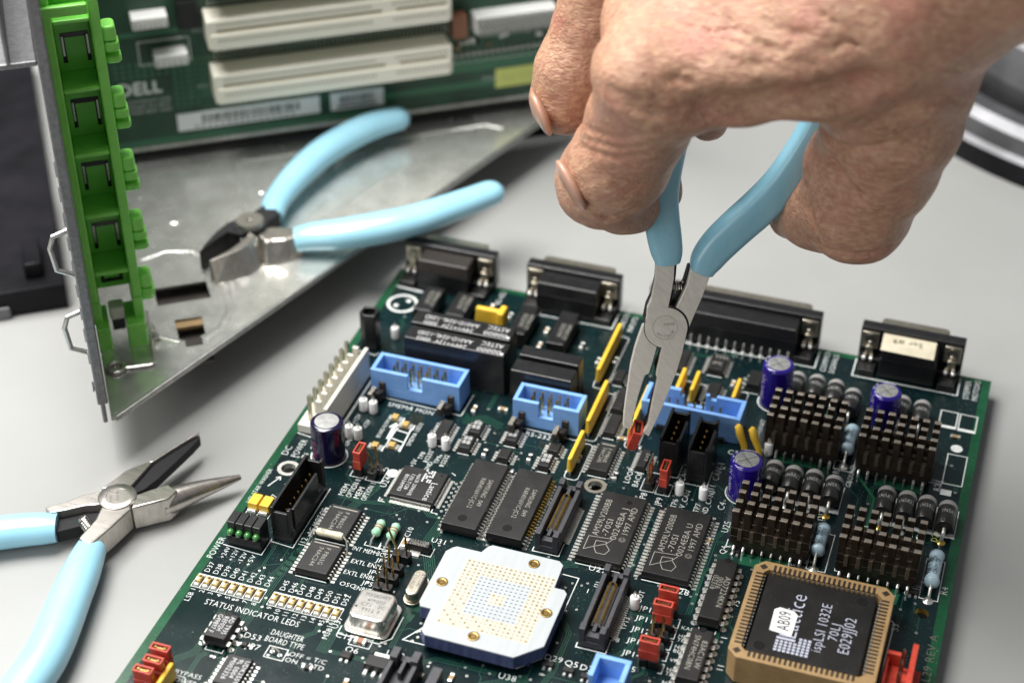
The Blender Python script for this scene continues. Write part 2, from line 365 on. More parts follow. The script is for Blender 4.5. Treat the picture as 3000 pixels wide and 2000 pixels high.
T('L1', 44, 57.6, 1.7, 90); T('L2', 46.2, 58.9, 1.7, 90); T('C10', 49.6, 66.3, 1.6, 90); T('U31', 55.6, 66.6, 1.8)
T('AC MOTOR', 24.6, 58.8, 1.9, 90, wd=11.4); T('J12', 24, 54.2, 1.7, 90); T('C7', 9.0, 67.6, 1.8, 90); T('USE STAR WASHER', 3.0, 65.4, 1.4, 90, wd=15)
T('DC', 4.2, 87.2, 2.0, 90); T('POWER', 7.2, 87.2, 2.0, 90, wd=8.2); T('IN', 9.8, 87.6, 1.6, 90)
SILK.line([(4.6, 73.4), (6.4, 78.2)], .3, .06); SILK.line([(5.2, 77.4), (6.4, 78.3)], .3, .06); SILK.line([(6.8, 76.8), (6.4, 78.3)], .3, .06)
T('MEM', 26.2, 76.2, 1.7, 90); T('OPTION 0', 28.4, 76.2, 1.7, 90, wd=8); T('MEM', 30.7, 76.3, 1.7, 90); T('OPTION 1', 32.9, 76.3, 1.7, 90, wd=8); T('U24', 36, 83.2, 1.8, 90); T('P2', 33.1, 88.4, 1.9, 50)
SILK.line([(24.6, 87.3), (24.6, 84.8), (28.5, 84.8), (28.5, 86)], .22, .06); SILK.line([(29.3, 86), (29.3, 84.6), (34, 84.6), (34, 90.2)], .22, .06)
SILK.disc(35.6, 89.6, .05, 1.7, None, 20)
T('SMEMA MON', 22.8, 117.6, 1.8, 0, wd=14.5); T('SMEMA LEDS', 36, 102.2, 1.3, 90); T('BOARD FLOW', 26.3, 103, 1.3, 90, wd=8.5)
SILK.line([(28.6, 103.2), (28.4, 109.6)], .9, .06); SILK.line([(27.2, 108.6), (28.4, 110.6), (29.8, 108.6)], .5, .06)
for a, b in (((29.2, 100), (29.5, 112)), ((34, 99), (33.5, 110)), ((29.3, 104), (33.8, 103.2)), ((29.4, 108), (33.7, 107.4))): SILK.line([a, b], .4, .06)
for a, b, s in ((14.5, 106.6, '+12V'), (18.1, 105.6, '-12V'), (16.3, 96.6, 'GND')): T(s, a+2.8, b, 1.4, 90)
for a, b, s in ((39.9, 98.3, 'TP8'), (41.9, 97.5, 'RS232'), (44.9, 98, 'TP9'), (46.9, 97.2, 'RS232'), (38.9, 94.4, '+5V'), (43.4, 93.7, 'GND_')): T(s, a+1.4, b-.6, 1.4, 90)
SILK.rect(13.6, 97.4, 14.0, 130, .3, .06); SILK.line([(2.9, 97.6), (12.8, 96.2), (13.8, 97)], .35, .06); SILK.line([(45.2, 120.2), (45.4, 130.6)], .35, .06); SILK.line([(15, 121.2), (45.2, 120.0)], .3, .06)
T('RS-232', 65.5, 117.6, 1.8, 0); T('J17', 82.4, 90.5, 1.8, 90); T('1', 52.6, 93.6, 1.8, 60)
SILK.line([(60, 120.6), (81.6, 119.8), (81.6, 129)], .28, .06)
T('U27', 98.8, 69.7, 2.0); T('U28', 121.4, 68.6, 2.0); T('1', 104.7, 69.5, 1.8); T('1', 128.9, 66.6, 1.8); T('U25', 130.7, 95.2, 1.9, 90); T('Q4', 131.9, 86.8, 1.7, 90); T('C4', 127.6, 103.8, 1.9, 90); T('+', 130.6, 102.3, 2.2, m='label_yellow')
T('J21', 103.4, 64, 1.3, 90); T('1', 100.6, 61.3, 1.6); T('38', 111.6, 46.9, 1.5); T('TP13', 114.2, 51.5, 1.5, 90); T('OUT', 115.4, 62, 1.5, 90)
for i, (s, y) in enumerate((('JP10', 60), ('JP11', 56.4), ('JP12', 52.3), ('JP13', 48.2), ('JP14', 43.7), ('JP15', 38.8))): T(s, 115.6, y-.4, 1.8)
for s, y in (('KAPWR', 57), ('HP', 54), ('TEST', 52.6), ('NORM', 50.1), ('BDM', 48.6), ('VPP', 45.3), ('HP', 42), ('TEST', 40.6), ('NORM', 37.4)): T(s, 127.4, y-.5, 1.2)
for y in (58, 54, 50, 46, 41.6): SILK.line([(126, y+1.6), (126.6, y+1.6), (126.6, y-1.6), (125.6, y-1.6)], .2, .06)
T('D29', 97.4, 35.6, 1.9); T('Q5', 102.8, 35.3, 1.9); T('D30', 106.8, 35.1, 1.9); T('U38', 88.5, 26, 1.9); T('75', 139.6, 68.6, 1.7, 90); T('1', 139.4, 56.3, 1.7, 90); T('11', 140.8, 45.4, 1.7, 90); T('53', 179.9, 73, 1.8, 90)
T('LOOP', 99.9, 106.4, 1.7, 90); T('BACK', 102.6, 105.6, 1.7, 90); T('P8', 106, 101.4, 1.8, 90); T('JP9', 110.6, 100.1, 1.8, 90); T('TP6', 114.8, 100.5, 1.6, 90); T('+5V_CAN', 117.2, 98.6, 1.6, 90); T('TP7', 121.2, 100.6, 1.6, 90); T('GND_CAN', 123.6, 98.4, 1.6, 90)
T('CAN-1', 123.4, 115.3, 1.9, 90); T('J11', 123.2, 110.3, 1.7, 90); T('J10', 113.6, 108, 1.8, 90); T('CAN-2', 114.5, 112, 1.8, 90); T('CE SO', 123, 128, 1.9)
for a, b, c, d in ((103.6, 104.9, 107.3, 110), (107.9, 104.7, 111.9, 109.6)): SILK.rect(a, b, c, d, .2, .06)
SILK.line([(113.6, 112.3), (113.6, 111.6), (121, 111.6), (121, 119)], .25, .06); SILK.line([(105, 113.2), (112.3, 113), (112.3, 119)], .25, .06)
T('ETHERNET', 130.4, 137, 1.3, 90); T('VIDEO', 132.4, 127.5, 1.3, 90)
SILK.line([(131.4, 93), (131.4, 90.2), (153, 90.2), (153, 94)], .26, .06); SILK.line([(153.4, 88.4), (158.4, 88.4), (158.4, 103.6), (153.4, 103.6)], .26, .06, None, True)
SILK.line([(160.7, 94.8), (160.7, 90), (183.2, 90)], .26, .06); SILK.rect(183.2, 87, 188, 102.4, .26, .06); T('HEAT SINK', 146.8, 90.7, 1.1); T('HEAT SINK', 175.4, 90.5, 1.1)
SILK.line([(137, 135.9), (153, 135.9), (153, 131), (158.4, 131), (158.4, 148)], .26, .06); SILK.line([(160.7, 136), (160.7, 133.8), (183, 133.8)], .26, .06); T('HEAT SINK', 147.6, 134.4, 1.1); T('HEAT SINK', 175.4, 134.4, 1.1)
SILK.rect(183.0, 134.6, 188.4, 148, .3, .06); T('R2', 182.9, 130.6, 1.9, 90); T('R1', 155, 129, 1.9, 90); T('D17', 154.2, 108.2, 1.7, 90); T('D21', 184.9, 109.5, 1.7, 90, m='label_yellow'); T('R4', 190, 90, 1.9, 90); T('Q7', 181, 86.6, 1.8, 90)
T('GROUND', 159, 124.4, 1.5, 90); T('8', 150.9, 88.2, 1.6, 90); T('3', 164, 87, 1.6, 90)
for c in ((166, 104.5, 5.4),): SILK.ring(c[0], c[1], .06, c[2]-.2, c[2]+.1, None, 40)
for x in (137.9, 143.4, 149.1, 154.8, 169.3, 175, 180.4, 186.2): SILK.box(x-2.7, 112.2, -.1, x+2.7, 114, .06); SILK.line([(x+2.75, 112), (x+2.75, 124)], .25, .06)
for a, b in ((178.6, 159.8), (184.2, 159.6)): SILK.rect(a, b, a+4.9, b+7.8, .3, .06); SILK.box(a, b-.2, -.1, a+4.9, b+1, .062)
for x, y, r in ((7.9, 168, 5.0),): SILK.ring(x, y, .06, r-.9, r, None, 40); SILK.disc(x-1.6, y-1.6, .06, .8, None, 12); SILK.disc(x+1.4, y+1.9, .06, .8, None, 12)
SILK.disc(185, 151, .05, 1.7, None, 20); SILK.box(183, 129.6, -.1, 186, 132, .06)
T('STEPPER', 185.4, 175, 1.7, 90); T('MOTORS', 188, 175, 1.7, 90); T('COMMON', 142.6, 175, 1.7, 90); T('SIGNALS', 145.3, 175, 1.7, 90); T('RS-422', 37.5, 177, 1.7, 90); T('ENCODER', 78.5, 177, 1.7, 90); T('INPUTS', 81.6, 176, 1.7, 90)
SILK.line([(2.6, 176.6), (11.8, 176)], .8, .06)
for a, b in ((51, 75.2), (99, 139.2), (150.6, 182)): SILK.line([(a, 185), (a, 176), (b, 176), (b, 185)], .35, .06)
T('L29 REV A', 189.9, 58, 2.2, 90, m='bracket', wd=17); SILK.line([(177.9, 45), (178.6, 75.5), (177, 77)], .3, .06)
CPO = [(62, 30.6), (92.2, 30.6), (97.4, 35.8), (97.4, 66.2), (93, 66.2)]
SILK.line([(66, 37.5), (61.8, 30.6), (92.2, 30.4), (97.2, 35.6), (97.6, 65.8), (92.6, 66)], .26, .06); SILK.line([(72, 65.6), (64.6, 65.8), (64.4, 64)], .26, .06)
# ------------------------------------------------------------------ chips
def lead_rows(m, side, a0, pitch, n, edge, out, zb, w=.42, mt='tin', axis='y'):
    """gull-wing leads: n leads from a0 along axis, starting at the body edge and going out"""
    s = 1 if out > edge else -1; L = abs(out-edge)
    for k in range(n):
        c = a0+k*pitch
        prof = [(0, zb+.08), (.30*L, zb+.08), (.55*L, .22), (L, .2), (L, .06), (.48*L, .06), (.24*L, zb-.08), (0, zb-.08)]
        vs = []
        for q in (-w/2, w/2):
            for d, z in prof: vs.append((edge+s*d, c+q, z) if axis == 'y' else (c+q, edge+s*d, z))
        N = len(prof); fs = [tuple(range(N)), tuple(range(2*N-1, N-1, -1))]+[(i, i+N, (i+1) % N+N, (i+1) % N) for i in range(N)]
        m.add(vs, fs, mt)
        d0, d1 = L*.5, L*1.22
        if axis == 'y': m.box(min(edge+s*d0, edge+s*d1), c-w*.78, -.05, max(edge+s*d0, edge+s*d1), c+w*.78, .1, 'solder')
        else: m.box(c-w*.68, min(edge+s*d0, edge+s*d1), -.05, c+w*.68, max(edge+s*d0, edge+s*d1), .085, 'solder')
def chipbody(x0, y0, x1, y1, h, z0=.15, dr=.35):
    m = MB('ic'); zm = z0+(h-z0)*.45
    m.prism([(x0+dr*.7, y0+dr*.7), (x1-dr*.7, y0+dr*.7), (x1-dr*.7, y1-dr*.7), (x0+dr*.7, y1-dr*.7)], z0, zm, None, [(x0, y0), (x1, y0), (x1, y1), (x0, y1)])
    m.prism([(x0, y0), (x1, y0), (x1, y1), (x0, y1)], zm+.001, h, None, [(x0+dr, y0+dr), (x1-dr, y0+dr), (x1-dr, y1-dr), (x0+dr, y1-dr)])
    return m
def chip(name, x0, y0, x1, y1, h, n, pitch, reach, wl=.42, texts=(), sides='lr', dot=None, n2=None, pm='ic_print', mt='tin', bar=False, silk=True, extra=None):
    m = chipbody(x0, y0, x1, y1, h)
    if dot: m.disc(dot[0], dot[1], h+.02, dot[2], 'dimple', 24)
    o = put(name, m, BOARD, .08)
    c = (y0+y1)/2; zb = h*.48
    for s in sides:
        q = MB('tin')
        if s == 'l': lead_rows(q, s, c-(n-1)*pitch/2, pitch, n, x0+.05, x0-reach, zb, wl, mt)
        if s == 'r': lead_rows(q, s, c-(n-1)*pitch/2, pitch, n, x1-.05, x1+reach, zb, wl, mt)
        cx = (x0+x1)/2; nn = n2 or n
        if s == 'b': lead_rows(q, s, cx-(nn-1)*pitch/2, pitch, nn, y0+.05, y0-reach, zb, wl, mt, 'x')
        if s == 't': lead_rows(q, s, cx-(nn-1)*pitch/2, pitch, nn, y1-.05, y1+reach, zb, wl, mt, 'x')
        put('lead_row', q, o)
    if texts or bar or extra:
        p = MB(pm)
        for t in texts: p.text(t[0], t[1], t[2], t[3], t[4], h+.03, wd=t[5] if len(t) > 5 else None)
        if bar: p.box(x0+1.1, y1-1.5, h-.2, x1-1.1, y1-1.15, h+.025)
        if extra: extra(p, h+.03)
        put('printed_marking', p, o)
    if silk: SILK.line([(x0+.3, y0-.35), (x1-.3, y0-.35)], .28, .06)
    return o
def amdlogo(x, y):
    def f(p, z):
        for L in ([(0, .4), (3.3, 2.5), (3.3, 8.2), (-.1, .5)],):
            pass
        P = lambda a, b: (x+a, y+b)
        p.line([P(0, 0), P(0, 5.4), P(6.6, 6.0), P(5.2, 3.6), P(2.4, 1.8)], .16, z); p.line([P(0, 0), P(2.4, 1.8)], .16, z)
        p.line([P(2.4, 1.8), P(2.4, 4.2), P(5.2, 4.4), P(5.2, 3.6)], .16, z); p.line([P(2.4, 1.8), P(3.6, -.4), P(6, -.4), P(6.8, 1.6), P(5.2, 3.6)], .16, z)
    return f
for u, v in ((94.6, 71.5), (112.9, 71.0)):
    chip('flash_memory_chip', u, v, u+12.9, v+27.6, 2.5, 22, 1.27, 1.6, .5, [('AM29LV200BB', u+3.7, v+9.1, 1.8, 90, 15.2), ('-70SI', u+6.2, v+9.6, 1.8, 90, 7.2), ('0024EBA J' if u < 100 else '0024EBA U', u+8.8, v+8.8, 1.8, 90, 13.4), ('© 1997 AMD', u+11.3, v+8.6, 1.8, 90, 14.4)], extra=amdlogo(u+1.5, v+3), dot=(u+8.3, v+24.5, .8) if u < 100 else None)
def jleads(m, x, s, y0, n, pitch):
    for k in range(n):
        c = y0+k*pitch; m.tube([(x, c, 1.9), (x+s*.75, c, 1.75), (x+s*.8, c, .9), (x+s*.45, c, .35), (x, c, .3)], .27, 'tin' if x < 70 else ('flux_gold' if k > 2 and s > 0 else 'tin'), 6)
        m.box(min(x, x+s*1.35), c-.38, -.05, max(x, x+s*1.35), c+.38, .16, 'solder')
for u, mk, cl in ((57.0, ('SAMSUNG  049', 'K6R4016V1C-JC12'), 1), (69.8, ('SAMSUNG  049', 'K6R4016V1C-JC12'), .6)):
    v = 71; o = put('sram_chip', (lambda m: m.disc(u+5, v+3.6, 3.62, 1.3, 'dimple', 26))(chipbody(u, v, u+10.2, v+28.4, 3.6, .6, .25)), BOARD, .08)
    for s in (-1, 1):
        q = MB('tin'); jleads(q, u+.1 if s < 0 else u+10.1, s, v+14.2-10.5*1.27, 22, 1.27); put('lead_row', q, o)
    p = MB('ic_print'); p.text(mk[0], u+6.8, v+20.8, 1.35, -90, 3.63, wd=11.5); p.text(mk[1], u+4.6, v+20.9, 1.35, -90, 3.63, wd=13); put('printed_marking', p, o)
for u, v in ((26.2, 43.6), (25.4, 58.2)):
    chip('bus_driver_chip', u, v, u+9.4, v+12.2, 2.4, 10, 1.27, 1.5, .5, [('F P86SG', u+5.2, v+9.8, 1.3, -90), ('74AC244', u+3.2, v+9.6, 1.3, -90)], bar=True)
def lat(p, z):
    for i in range(7):
        for j in range(4):
            if random.random() < .9: p.box(45.2+j*.75-0, 87+i*.75, z-.1, 45.7+j*.75, 87.5+i*.75, z)
chip('logic_array_chip', 38.2, 79.2, 51.9, 92.4, 1.9, 30, .4, 1.1, .2, [('ispLSI 2096VE', 43.6, 89.8, 1.1, -90), ('135LT128', 41.8, 89.2, 1.1, -90), ('B013AM03', 40.2, 88.6, 1.1, -90), ('Lattice', 48.3, 87.5, 1.9, -90)], 'lrtb', (50, 91, .4), pm='ic_white', silk=False, extra=lat)
for c in ((37, 77.6), (52.6, 77.6)): SILK.line([(c[0]-.9, c[1]+1.5), (c[0]-.9, c[1]), (c[0]+1, c[1])], .22, .06)
for u, v, a, b, cl in ((50, 111.6, 4, 5.5, 1), (49.6, 104.1, 4, 6, 1), (61.2, 111.4, 4, 6.3, 1), (61.6, 103.4, 3.7, 4.8, 0), (74.3, 110.8, 3.6, 4.6, 0), (73.6, 103.7, 3.7, 6.1, 1)):
    chip('transceiver_chip', u, v, u+a, v+b, 2.0, 4 if b < 5 else 5, 1.15, 1.2, .5, [('88', u+.6, v+b*.35, 1.6, 0, 2.6), ('88', u+.6, v+b*.35+1.9, 1.6, 0, 2.6)] if cl else (), pm='ic_white')
chip('line_driver_chip', 41.2, 105.3, 45.2, 115.2, 2.0, 8, 1.2, 1.2, .5)
chip('line_driver_chip', 87.6, 106.6, 93.6, 119.8, 2.2, 10, 1.27, 1.4, .5, [('F P98AB', 90.9, 117, 1.2, -90), ('74AC245', 89.4, 117, 1.2, -90)], bar=True)
chip('line_driver_chip', 87.1, 123.8, 91, 133.2, 2.0, 8, 1.2, 1.2, .5)
chip('line_driver_chip', 86.2, 135, 89.9, 146, 2.0, 8, 1.2, 1.2, .5)
chip('line_driver_chip', 83, 148.6, 86.4, 154.4, 2.0, 4, 1.27, 1.2, .5)
chip('interface_chip', 100, 112.2, 103.1, 120.5, 2.0, 8, 1.0, 1.2, .45, [('D4 R', 101.8, 118.6, 1.1, -90)])
chip('interface_chip', 108.6, 162.6, 113.8, 171.3, 2.2, 8, 1.05, 1.2, .45, [('TMS', 109.6, 168.6, 1.6, 0), ('IMI', 109.6, 165.4, 1.6, 0)], pm='ic_print')
chip('interface_chip', 99.3, 160, 102.5, 170.2, 2.0, 8, 1.2, 1.2, .5)
chip('interface_chip', 111, 149, 115, 157.1, 2.0, 6, 1.27, 1.2, .5)
chip('interface_chip', 121.5, 158, 126, 165.5, 3.0, 3, 2.2, 1.3, .8)
chip('isolator_chip', 23.2, .6, 30.2, 10.8, 2.3, 8, 1.27, 1.3, .5, [('UDK2559', 28.6, 9.6, 1.3, -90), ('9L 0004', 26.8, 9.6, 1.3, -90), ('M002326', 25, 9.6, 1.3, -90)], pm='ic_white')
chip('small_transistor', 24, 15.3, 26, 16.8, 1, 1, 1.9, .9, .8, silk=False)
chip('small_transistor', 49, 20, 52.2, 22, 1.1, 1, 1, .2, .5, silk=False, sides='', )
def sot(x, y, w=3, d=1.6, s=1):
    m = MB('ic'); m.box(x-w/2, y-d/2, .1, x+w/2, y+d/2, 1.1, t=.15); o = put('small_transistor', m, BOARD, .06)
    q = MB('solder'); q.box(x-w*.38, y-d/2-.9, 0, x-w*.14, y-d/2+.1, .35, t=.06); q.box(x+w*.14, y-d/2-.9, 0, x+w*.38, y-d/2+.1, .35, t=.06); q.box(x-.3, y+d/2-.1, 0, x+.3, y+d/2+.9, .35, t=.06)
    put('lead_row', q, o)
for a in ((99.3, 33.8), (104.7, 33.4), (109.4, 32.8), (134.2, 88.6), (151.8, 87.4), (163.7, 88.2), (181.6, 88.0), (50.5, 20.3)): sot(*a)
m = MB('ic'); m.box(56.2, 18, .2, 62.2, 22, 2.1, t=.3); o = put('voltage_regulator', m, BOARD, .1); q = MB('solder'); q.box(57, 22, 0, 61.4, 24.2, .5, t=.1)
for k in range(3): q.box(56.6+k*2.2, 16.2, 0, 57.6+k*2.2, 18.1, .5, t=.1)
put('lead_row', q, o)
m = MB('ic'); m.box(50.8, 61.6, .3, 57.2, 64.2, 2.4, t=.25); o = put('voltage_regulator', m, BOARD, .1); q = MB('tin'); q.box(51.8, 59.6, 0, 54.9, 61.8, .35, t=.1)
for k in range(3): q.box(51.4+k*2.1, 64.1, 0, 52.3+k*2.1, 65.6, .4, t=.1)
put('solder_tab', q, o); q = MB('ic_print'); q.text('BD1117A', 56.6, 63.8, 1, 180, 2.43); q.text('00A00T', 56.2, 62.8, 1, 180, 2.43); put('printed_marking', q, o)
SILK.line([(50.6, 61.2), (57.8, 61.0), (57.8, 64.4)], .2, .06)
# dual in-line chips with round-shouldered legs
def dip(name, x0, y0, x1, y1, h, n, texts, pm='ic_print', pitch=2.54, notch=True):
    m = chipbody(x0, y0, x1, y1, h, .9, .35)
    if notch: m.disc((x0+x1)/2, y1-.5, h+.02, .9, 'dimple', 20)
    o = put(name, m, BOARD, .12); c = (y0+y1)/2
    for s, x in ((-1, x0), (1, x1)):
        q = MB('tin')
        for k in range(n):
            y = c+(k-(n-1)/2)*pitch
            q.box(min(x, x+s*.9), y-.7, h*.5-.1, max(x, x+s*.9), y+.7, h*.5+.15); q.box(min(x+s*.65, x+s*.95), y-.7, 1.2, max(x+s*.65, x+s*.95), y+.7, h*.5+.1); q.box(min(x+s*.65, x+s*.95), y-.3, -.1, max(x+s*.65, x+s*.95), y+.3, 1.2)
            q.ring(x+s*.8, y, .09, .3, .85, 'solder', 14)
        put('lead_row', q, o, .05)
    p = MB(pm)
    for t in texts: p.text(t[0], t[1], t[2], t[3], t[4], h+.03, wd=t[5] if len(t) > 5 else None)
    put('printed_marking', p, o)
    SILK.line([(x0+.8, y0+.2), (x0+.8, y0-.9), (x1-.8, y0-.9), (x1-.8, y0+.2)], .22, .06)
dip('voltage_reference_chip', 15.1, 12.7, 21.4, 21.9, 4, 4, [('AD T935', 19.4, 20.7, 1.35, -90, 6.3), ('REF02H', 17.7, 20.5, 1.35, -90, 5.4), ('G49897 F', 16.0, 20.7, 1.35, -90, 6.6)], 'ic_white')
dip('converter_chip', 130.9, 58.3, 136.9, 81.2, 4, 9, [('AD7224KN', 134.6, 74.6, 1.6, -90), ('0036', 132.9, 74, 1.5, -90), ('I52318', 131.6, 74.4, 1.3, -90)])
dip('logic_gate_chip', 130.6, 36.6, 136.6, 54.6, 4, 7, [('83AC1LW', 134.3, 50.6, 1.5, -90), ('SN74HC08N', 132.2, 52, 1.5, -90)])
# ------------------------------------------------------------------ indicator LEDs and small parts
for i in range(16):
    x = (3.4 if i < 8 else 25.1)+2.47*(i % 8); y = 33.6
    m = MB('led'); m.box(x-.85, y-1.1, .05, x+.85, y+1.3, 1.0, t=.08); o = put('indicator_led', m, BOARD, .08)
    q = MB('tin'); q.box(x-.9, y-2.2, -.05, x+.9, y-1.0, .5, tx=.3, ty=.3); q.box(x-.95, y+1.25, -.05, x+.95, y+1.7, .5, t=.08); put('solder_pad', q, o, .08)
    q = MB('white'); q.box(x-.6, y-.9, .9, x+.1, y+.2, 1.03); q.box(x-.1, y+.3, .9, x+.6, y+1, 1.03, 'tan_dark'); put('led_die', q, o)
    SILK.rect(x-1.18, y-2.6, x+1.18, y+2.0, .16, .06); SILK.box(x-1.18, y+1.95, -.1, x+1.18, y+2.4, .065)
for x, y in ((26.6, 98.8), (31.2, 100.4), (27.4, 112.6), (31.5, 110.4)):
    m = MB('led'); m.box(x-1, y-1.1, .05, x+1, y+1.1, 1.2, t=.1); o = put('board_flow_led', m, BOARD, .08); q = MB('solder'); q.box(x-2, y-1, -.05, x-1, y+1, .35); q.box(x+1, y-1, -.05, x+2, y+1, .35); put('solder_pad', q, o); SILK.box(x+2.2, y-1.2, -.1, x+2.6, y+1.2, .06)
def smd(x, y, w, d, h, mt, name='chip_capacitor', ends='x'):
    m = MB(mt); m.box(x-w/2, y-d/2, .05, x+w/2, y+d/2, h); o = put(name, m, BOARD, .08); q = MB('solder')
    if ends == 'x': q.box(x-w/2-.7, y-d/2-.1, 0, x-w/2+.3, y+d/2+.1, h+.05, t=.12); q.box(x+w/2-.3, y-d/2-.1, 0, x+w/2+.7, y+d/2+.1, h+.05, t=.12)
    else: q.box(x-d*0-w/2-.1, y-d/2-.7, 0, x+w/2+.1, y-d/2+.3, h+.05, t=.12); q.box(x-w/2-.1, y+d/2-.3, 0, x+w/2+.1, y+d/2+.7, h+.05, t=.12)
    put('solder_pad', q, o, .1)
smd(52.1, 26.3, 1.9, 1.7, 1.0, 'brown'); MATS['brown'].node_tree.nodes['Principled BSDF'].inputs[0].default_value = (.3, .13, .07, 1)
smd(49.8, 63, 1.6, 2.2, 1.4, 'tan', ends='y'); SILK.rect(48.4, 60.2, 51.2, 66, .2, .06)
random.seed(11)
for x, y, a in ((56, 126.5, 'x'), (48, 124, 'y'), (66.5, 100.6, 'x'), (70.3, 108, 'y'), (57.5, 106, 'y'), (83.6, 112, 'y'), (95.6, 108, 'y'), (98, 122, 'x'), (117.6, 160, 'y'), (104, 150, 'y'), (81, 160, 'y'),
                (119.6, 150.5, 'y'), (100, 16, 'x'), (114, 20, 'x'), (70, 20.5, 'x'), (78, 22, 'y'), (43, 14, 'x'), (41, 6, 'x'), (54, 12, 'y'), (66, 5, 'x'), (84, 14, 'y'), (184, 155.8, 'x'), (38, 168, 'y'), (36, 174.5, 'y'), (76, 158, 'y'),
                (43, 172, 'y'), (24.5, 168, 'y'), (56.4, 168, 'y'), (56.6, 160, 'y'), (69, 164, 'y'), (70, 152, 'y'), (128, 120, 'y'), (126, 98, 'y'), (126.6, 90, 'y'), (93, 124.5, 'x')):
    smd(x, y, 1.2 if a == 'y' else 1.7, 1.7 if a == 'y' else 1.2, .8, random.choice(['ic', 'tan', 'ic']), random.choice(['chip_capacitor', 'chip_resistor']), a)
for x in (5.2, 8.6):      # tantalum capacitors
    m = MB('yellow'); m.box(x-1.55, 62.4, .4, x+1.55, 67.0, 2.9, t=.18); o = put('tantalum_capacitor', m, BOARD, .15); q = MB('tin'); q.box(x-1.2, 61.6, 0, x+1.2, 62.5, 1.2); q.box(x-1.2, 66.9, 0, x+1.2, 67.8, 1.2); put('solder_pad', q, o, .08)
    SILK.rect(x-1.65, 61, x+1.65, 68.3, .18, .06)
# right-angle block of four green LEDs
m = MB('black')
for k in range(4): m.box(4.4+2.48*k, 49.2, .1, 6.8+2.48*k, 54, 7.6, t=.06)
m.box(4.4, 48.6, .1, 14.3, 49.3, 3.2)
o = put('led_block', m, BOARD, .15)
for k in range(4):
    q = MB('green_led'); q.lathe([(-1.1, .0), (-1.05, .45), (-.8, .8), (-.3, .95), (.3, .95)], (5.6+2.48*k, 48.9, 4.6), 'y', 16); put('green_led', q, o)
SILK.line([(3.2, 48), (14.8, 47.4), (14.8, 54)], .26, .06)
# crystal oscillator can, crystal
m = MB('steel_shiny'); m.prism(rrect(47.2, 29.2, 57.4, 40.0, 1.9), .9, 5.5, None, rrect(47.4, 29.4, 57.2, 39.8, 1.8)); o = put('oscillator_can', m, BOARD, .55, seg=3)
q = MB('steel_shiny'); q.prism(rrect(46, 28.2, 58.3, 41.0, 2.4), .3, .95); put('base_flange', q, o, .15)
q = MB('ink'); q.text('MX045HST', 49.2, 37.2, 1.25, 0, 5.53, wd=6.8); q.text('4M000', 50.3, 35.4, 1.2, 0, 5.53); q.text('CTS   2C', 49.2, 33.7, 1.2, 0, 5.53, wd=6.6); q.text('9952 9', 50, 31.9, 1.2, 0, 5.53, wd=5); q.disc(48.4, 33, 5.53, .35); put('printed_marking', q, o)
SILK.line([(45.3, 30.2), (45.3, 27.4), (56.6, 27.2), (59.1, 30), (59.1, 38)], .24, .06)
m = MB('bracket'); m.prism(rrect(57.3, 42.6, 60.9, 52.2, 1.75, 6), .8, 3.9); o = put('crystal', m, BOARD, .5, seg=3)
q = MB('bracket'); q.prism(rrect(56.7, 42.0, 61.5, 52.8, 2.3, 6), .2, .85); put('base_flange', q, o, .1)
q = MB('ink'); q.text('ATS040', 59.4, 50.8, 1.15, -90, 3.93, wd=5.2); q.text('CTS5A029', 58, 51, 1.15, -90, 3.93, wd=6.4); put('printed_marking', q, o)
# wire-ended inductors and the cream ceramic part soldered across a chip
for x in (40.9, 45.2):
    m = MB('green_res'); m.lathe([(0, .3), (.2, .9), (.9, 1.35), (1.8, 1.15), (4, 1.15), (4.9, 1.35), (5.6, .9), (5.8, .3)], (x+.4, 62.4, 1.9), 'y', 18)
    o = put('inductor', m, BOARD); q = MB('brown')
    for d in (2.1, 3.1): q.lathe([(0, 1.19), (.5, 1.19)], (x+.4, 62.4+d, 1.9), 'y', 18)
    put('colour_band', q, o); q = MB('tin'); q.tube([(x, 60, .1), (x+.1, 60.8, 1.4), (x+.4, 62.4, 1.9)], .28); q.tube([(x+.4, 68.2, 1.9), (x+.4, 69.2, 1.4), (x+.4, 69.7, .1)], .28); put('wire_lead', q, o)
    SILK.line([(x-1.6, 61.2), (x-1.6, 59.8), (x+2.4, 59.8), (x+2.4, 62)], .2, .06)
m = MB('cream'); m.lathe([(-3.9, .4), (-3.7, .9), (-2.6, 1.1), (0, .95), (2.6, 1.1), (3.7, .9), (3.9, .4)], (31, 56.6, 4.4), 'x', 18); o = put('ceramic_capacitor', m, BOARD)
q = MB('tin'); q.tube([(27.2, 56.6, 4.4), (26, 56.3, 4), (25.1, 55, 1)], .25); q.tube([(34.9, 56.6, 4.4), (36, 56, 3.8), (36.6, 54.4, .6)], .25); put('wire_lead', q, o); q = MB('ink'); q.text('BJ', 28.4, 56, 1.1, 0, 5.5); put('printed_marking', q, o)
m = MB('tin'); m.tube([(32.3, 16.4, 0), (32.4, 16.4, 1.4), (33.4, 16.1, 2), (34.5, 15.8, 1.4), (34.6, 15.8, 0)], .22); m.disc(32.3, 16.4, .08, .6, 'solder'); m.disc(34.6, 15.8, .08, .6, 'solder'); put('wire_link', m, BOARD)
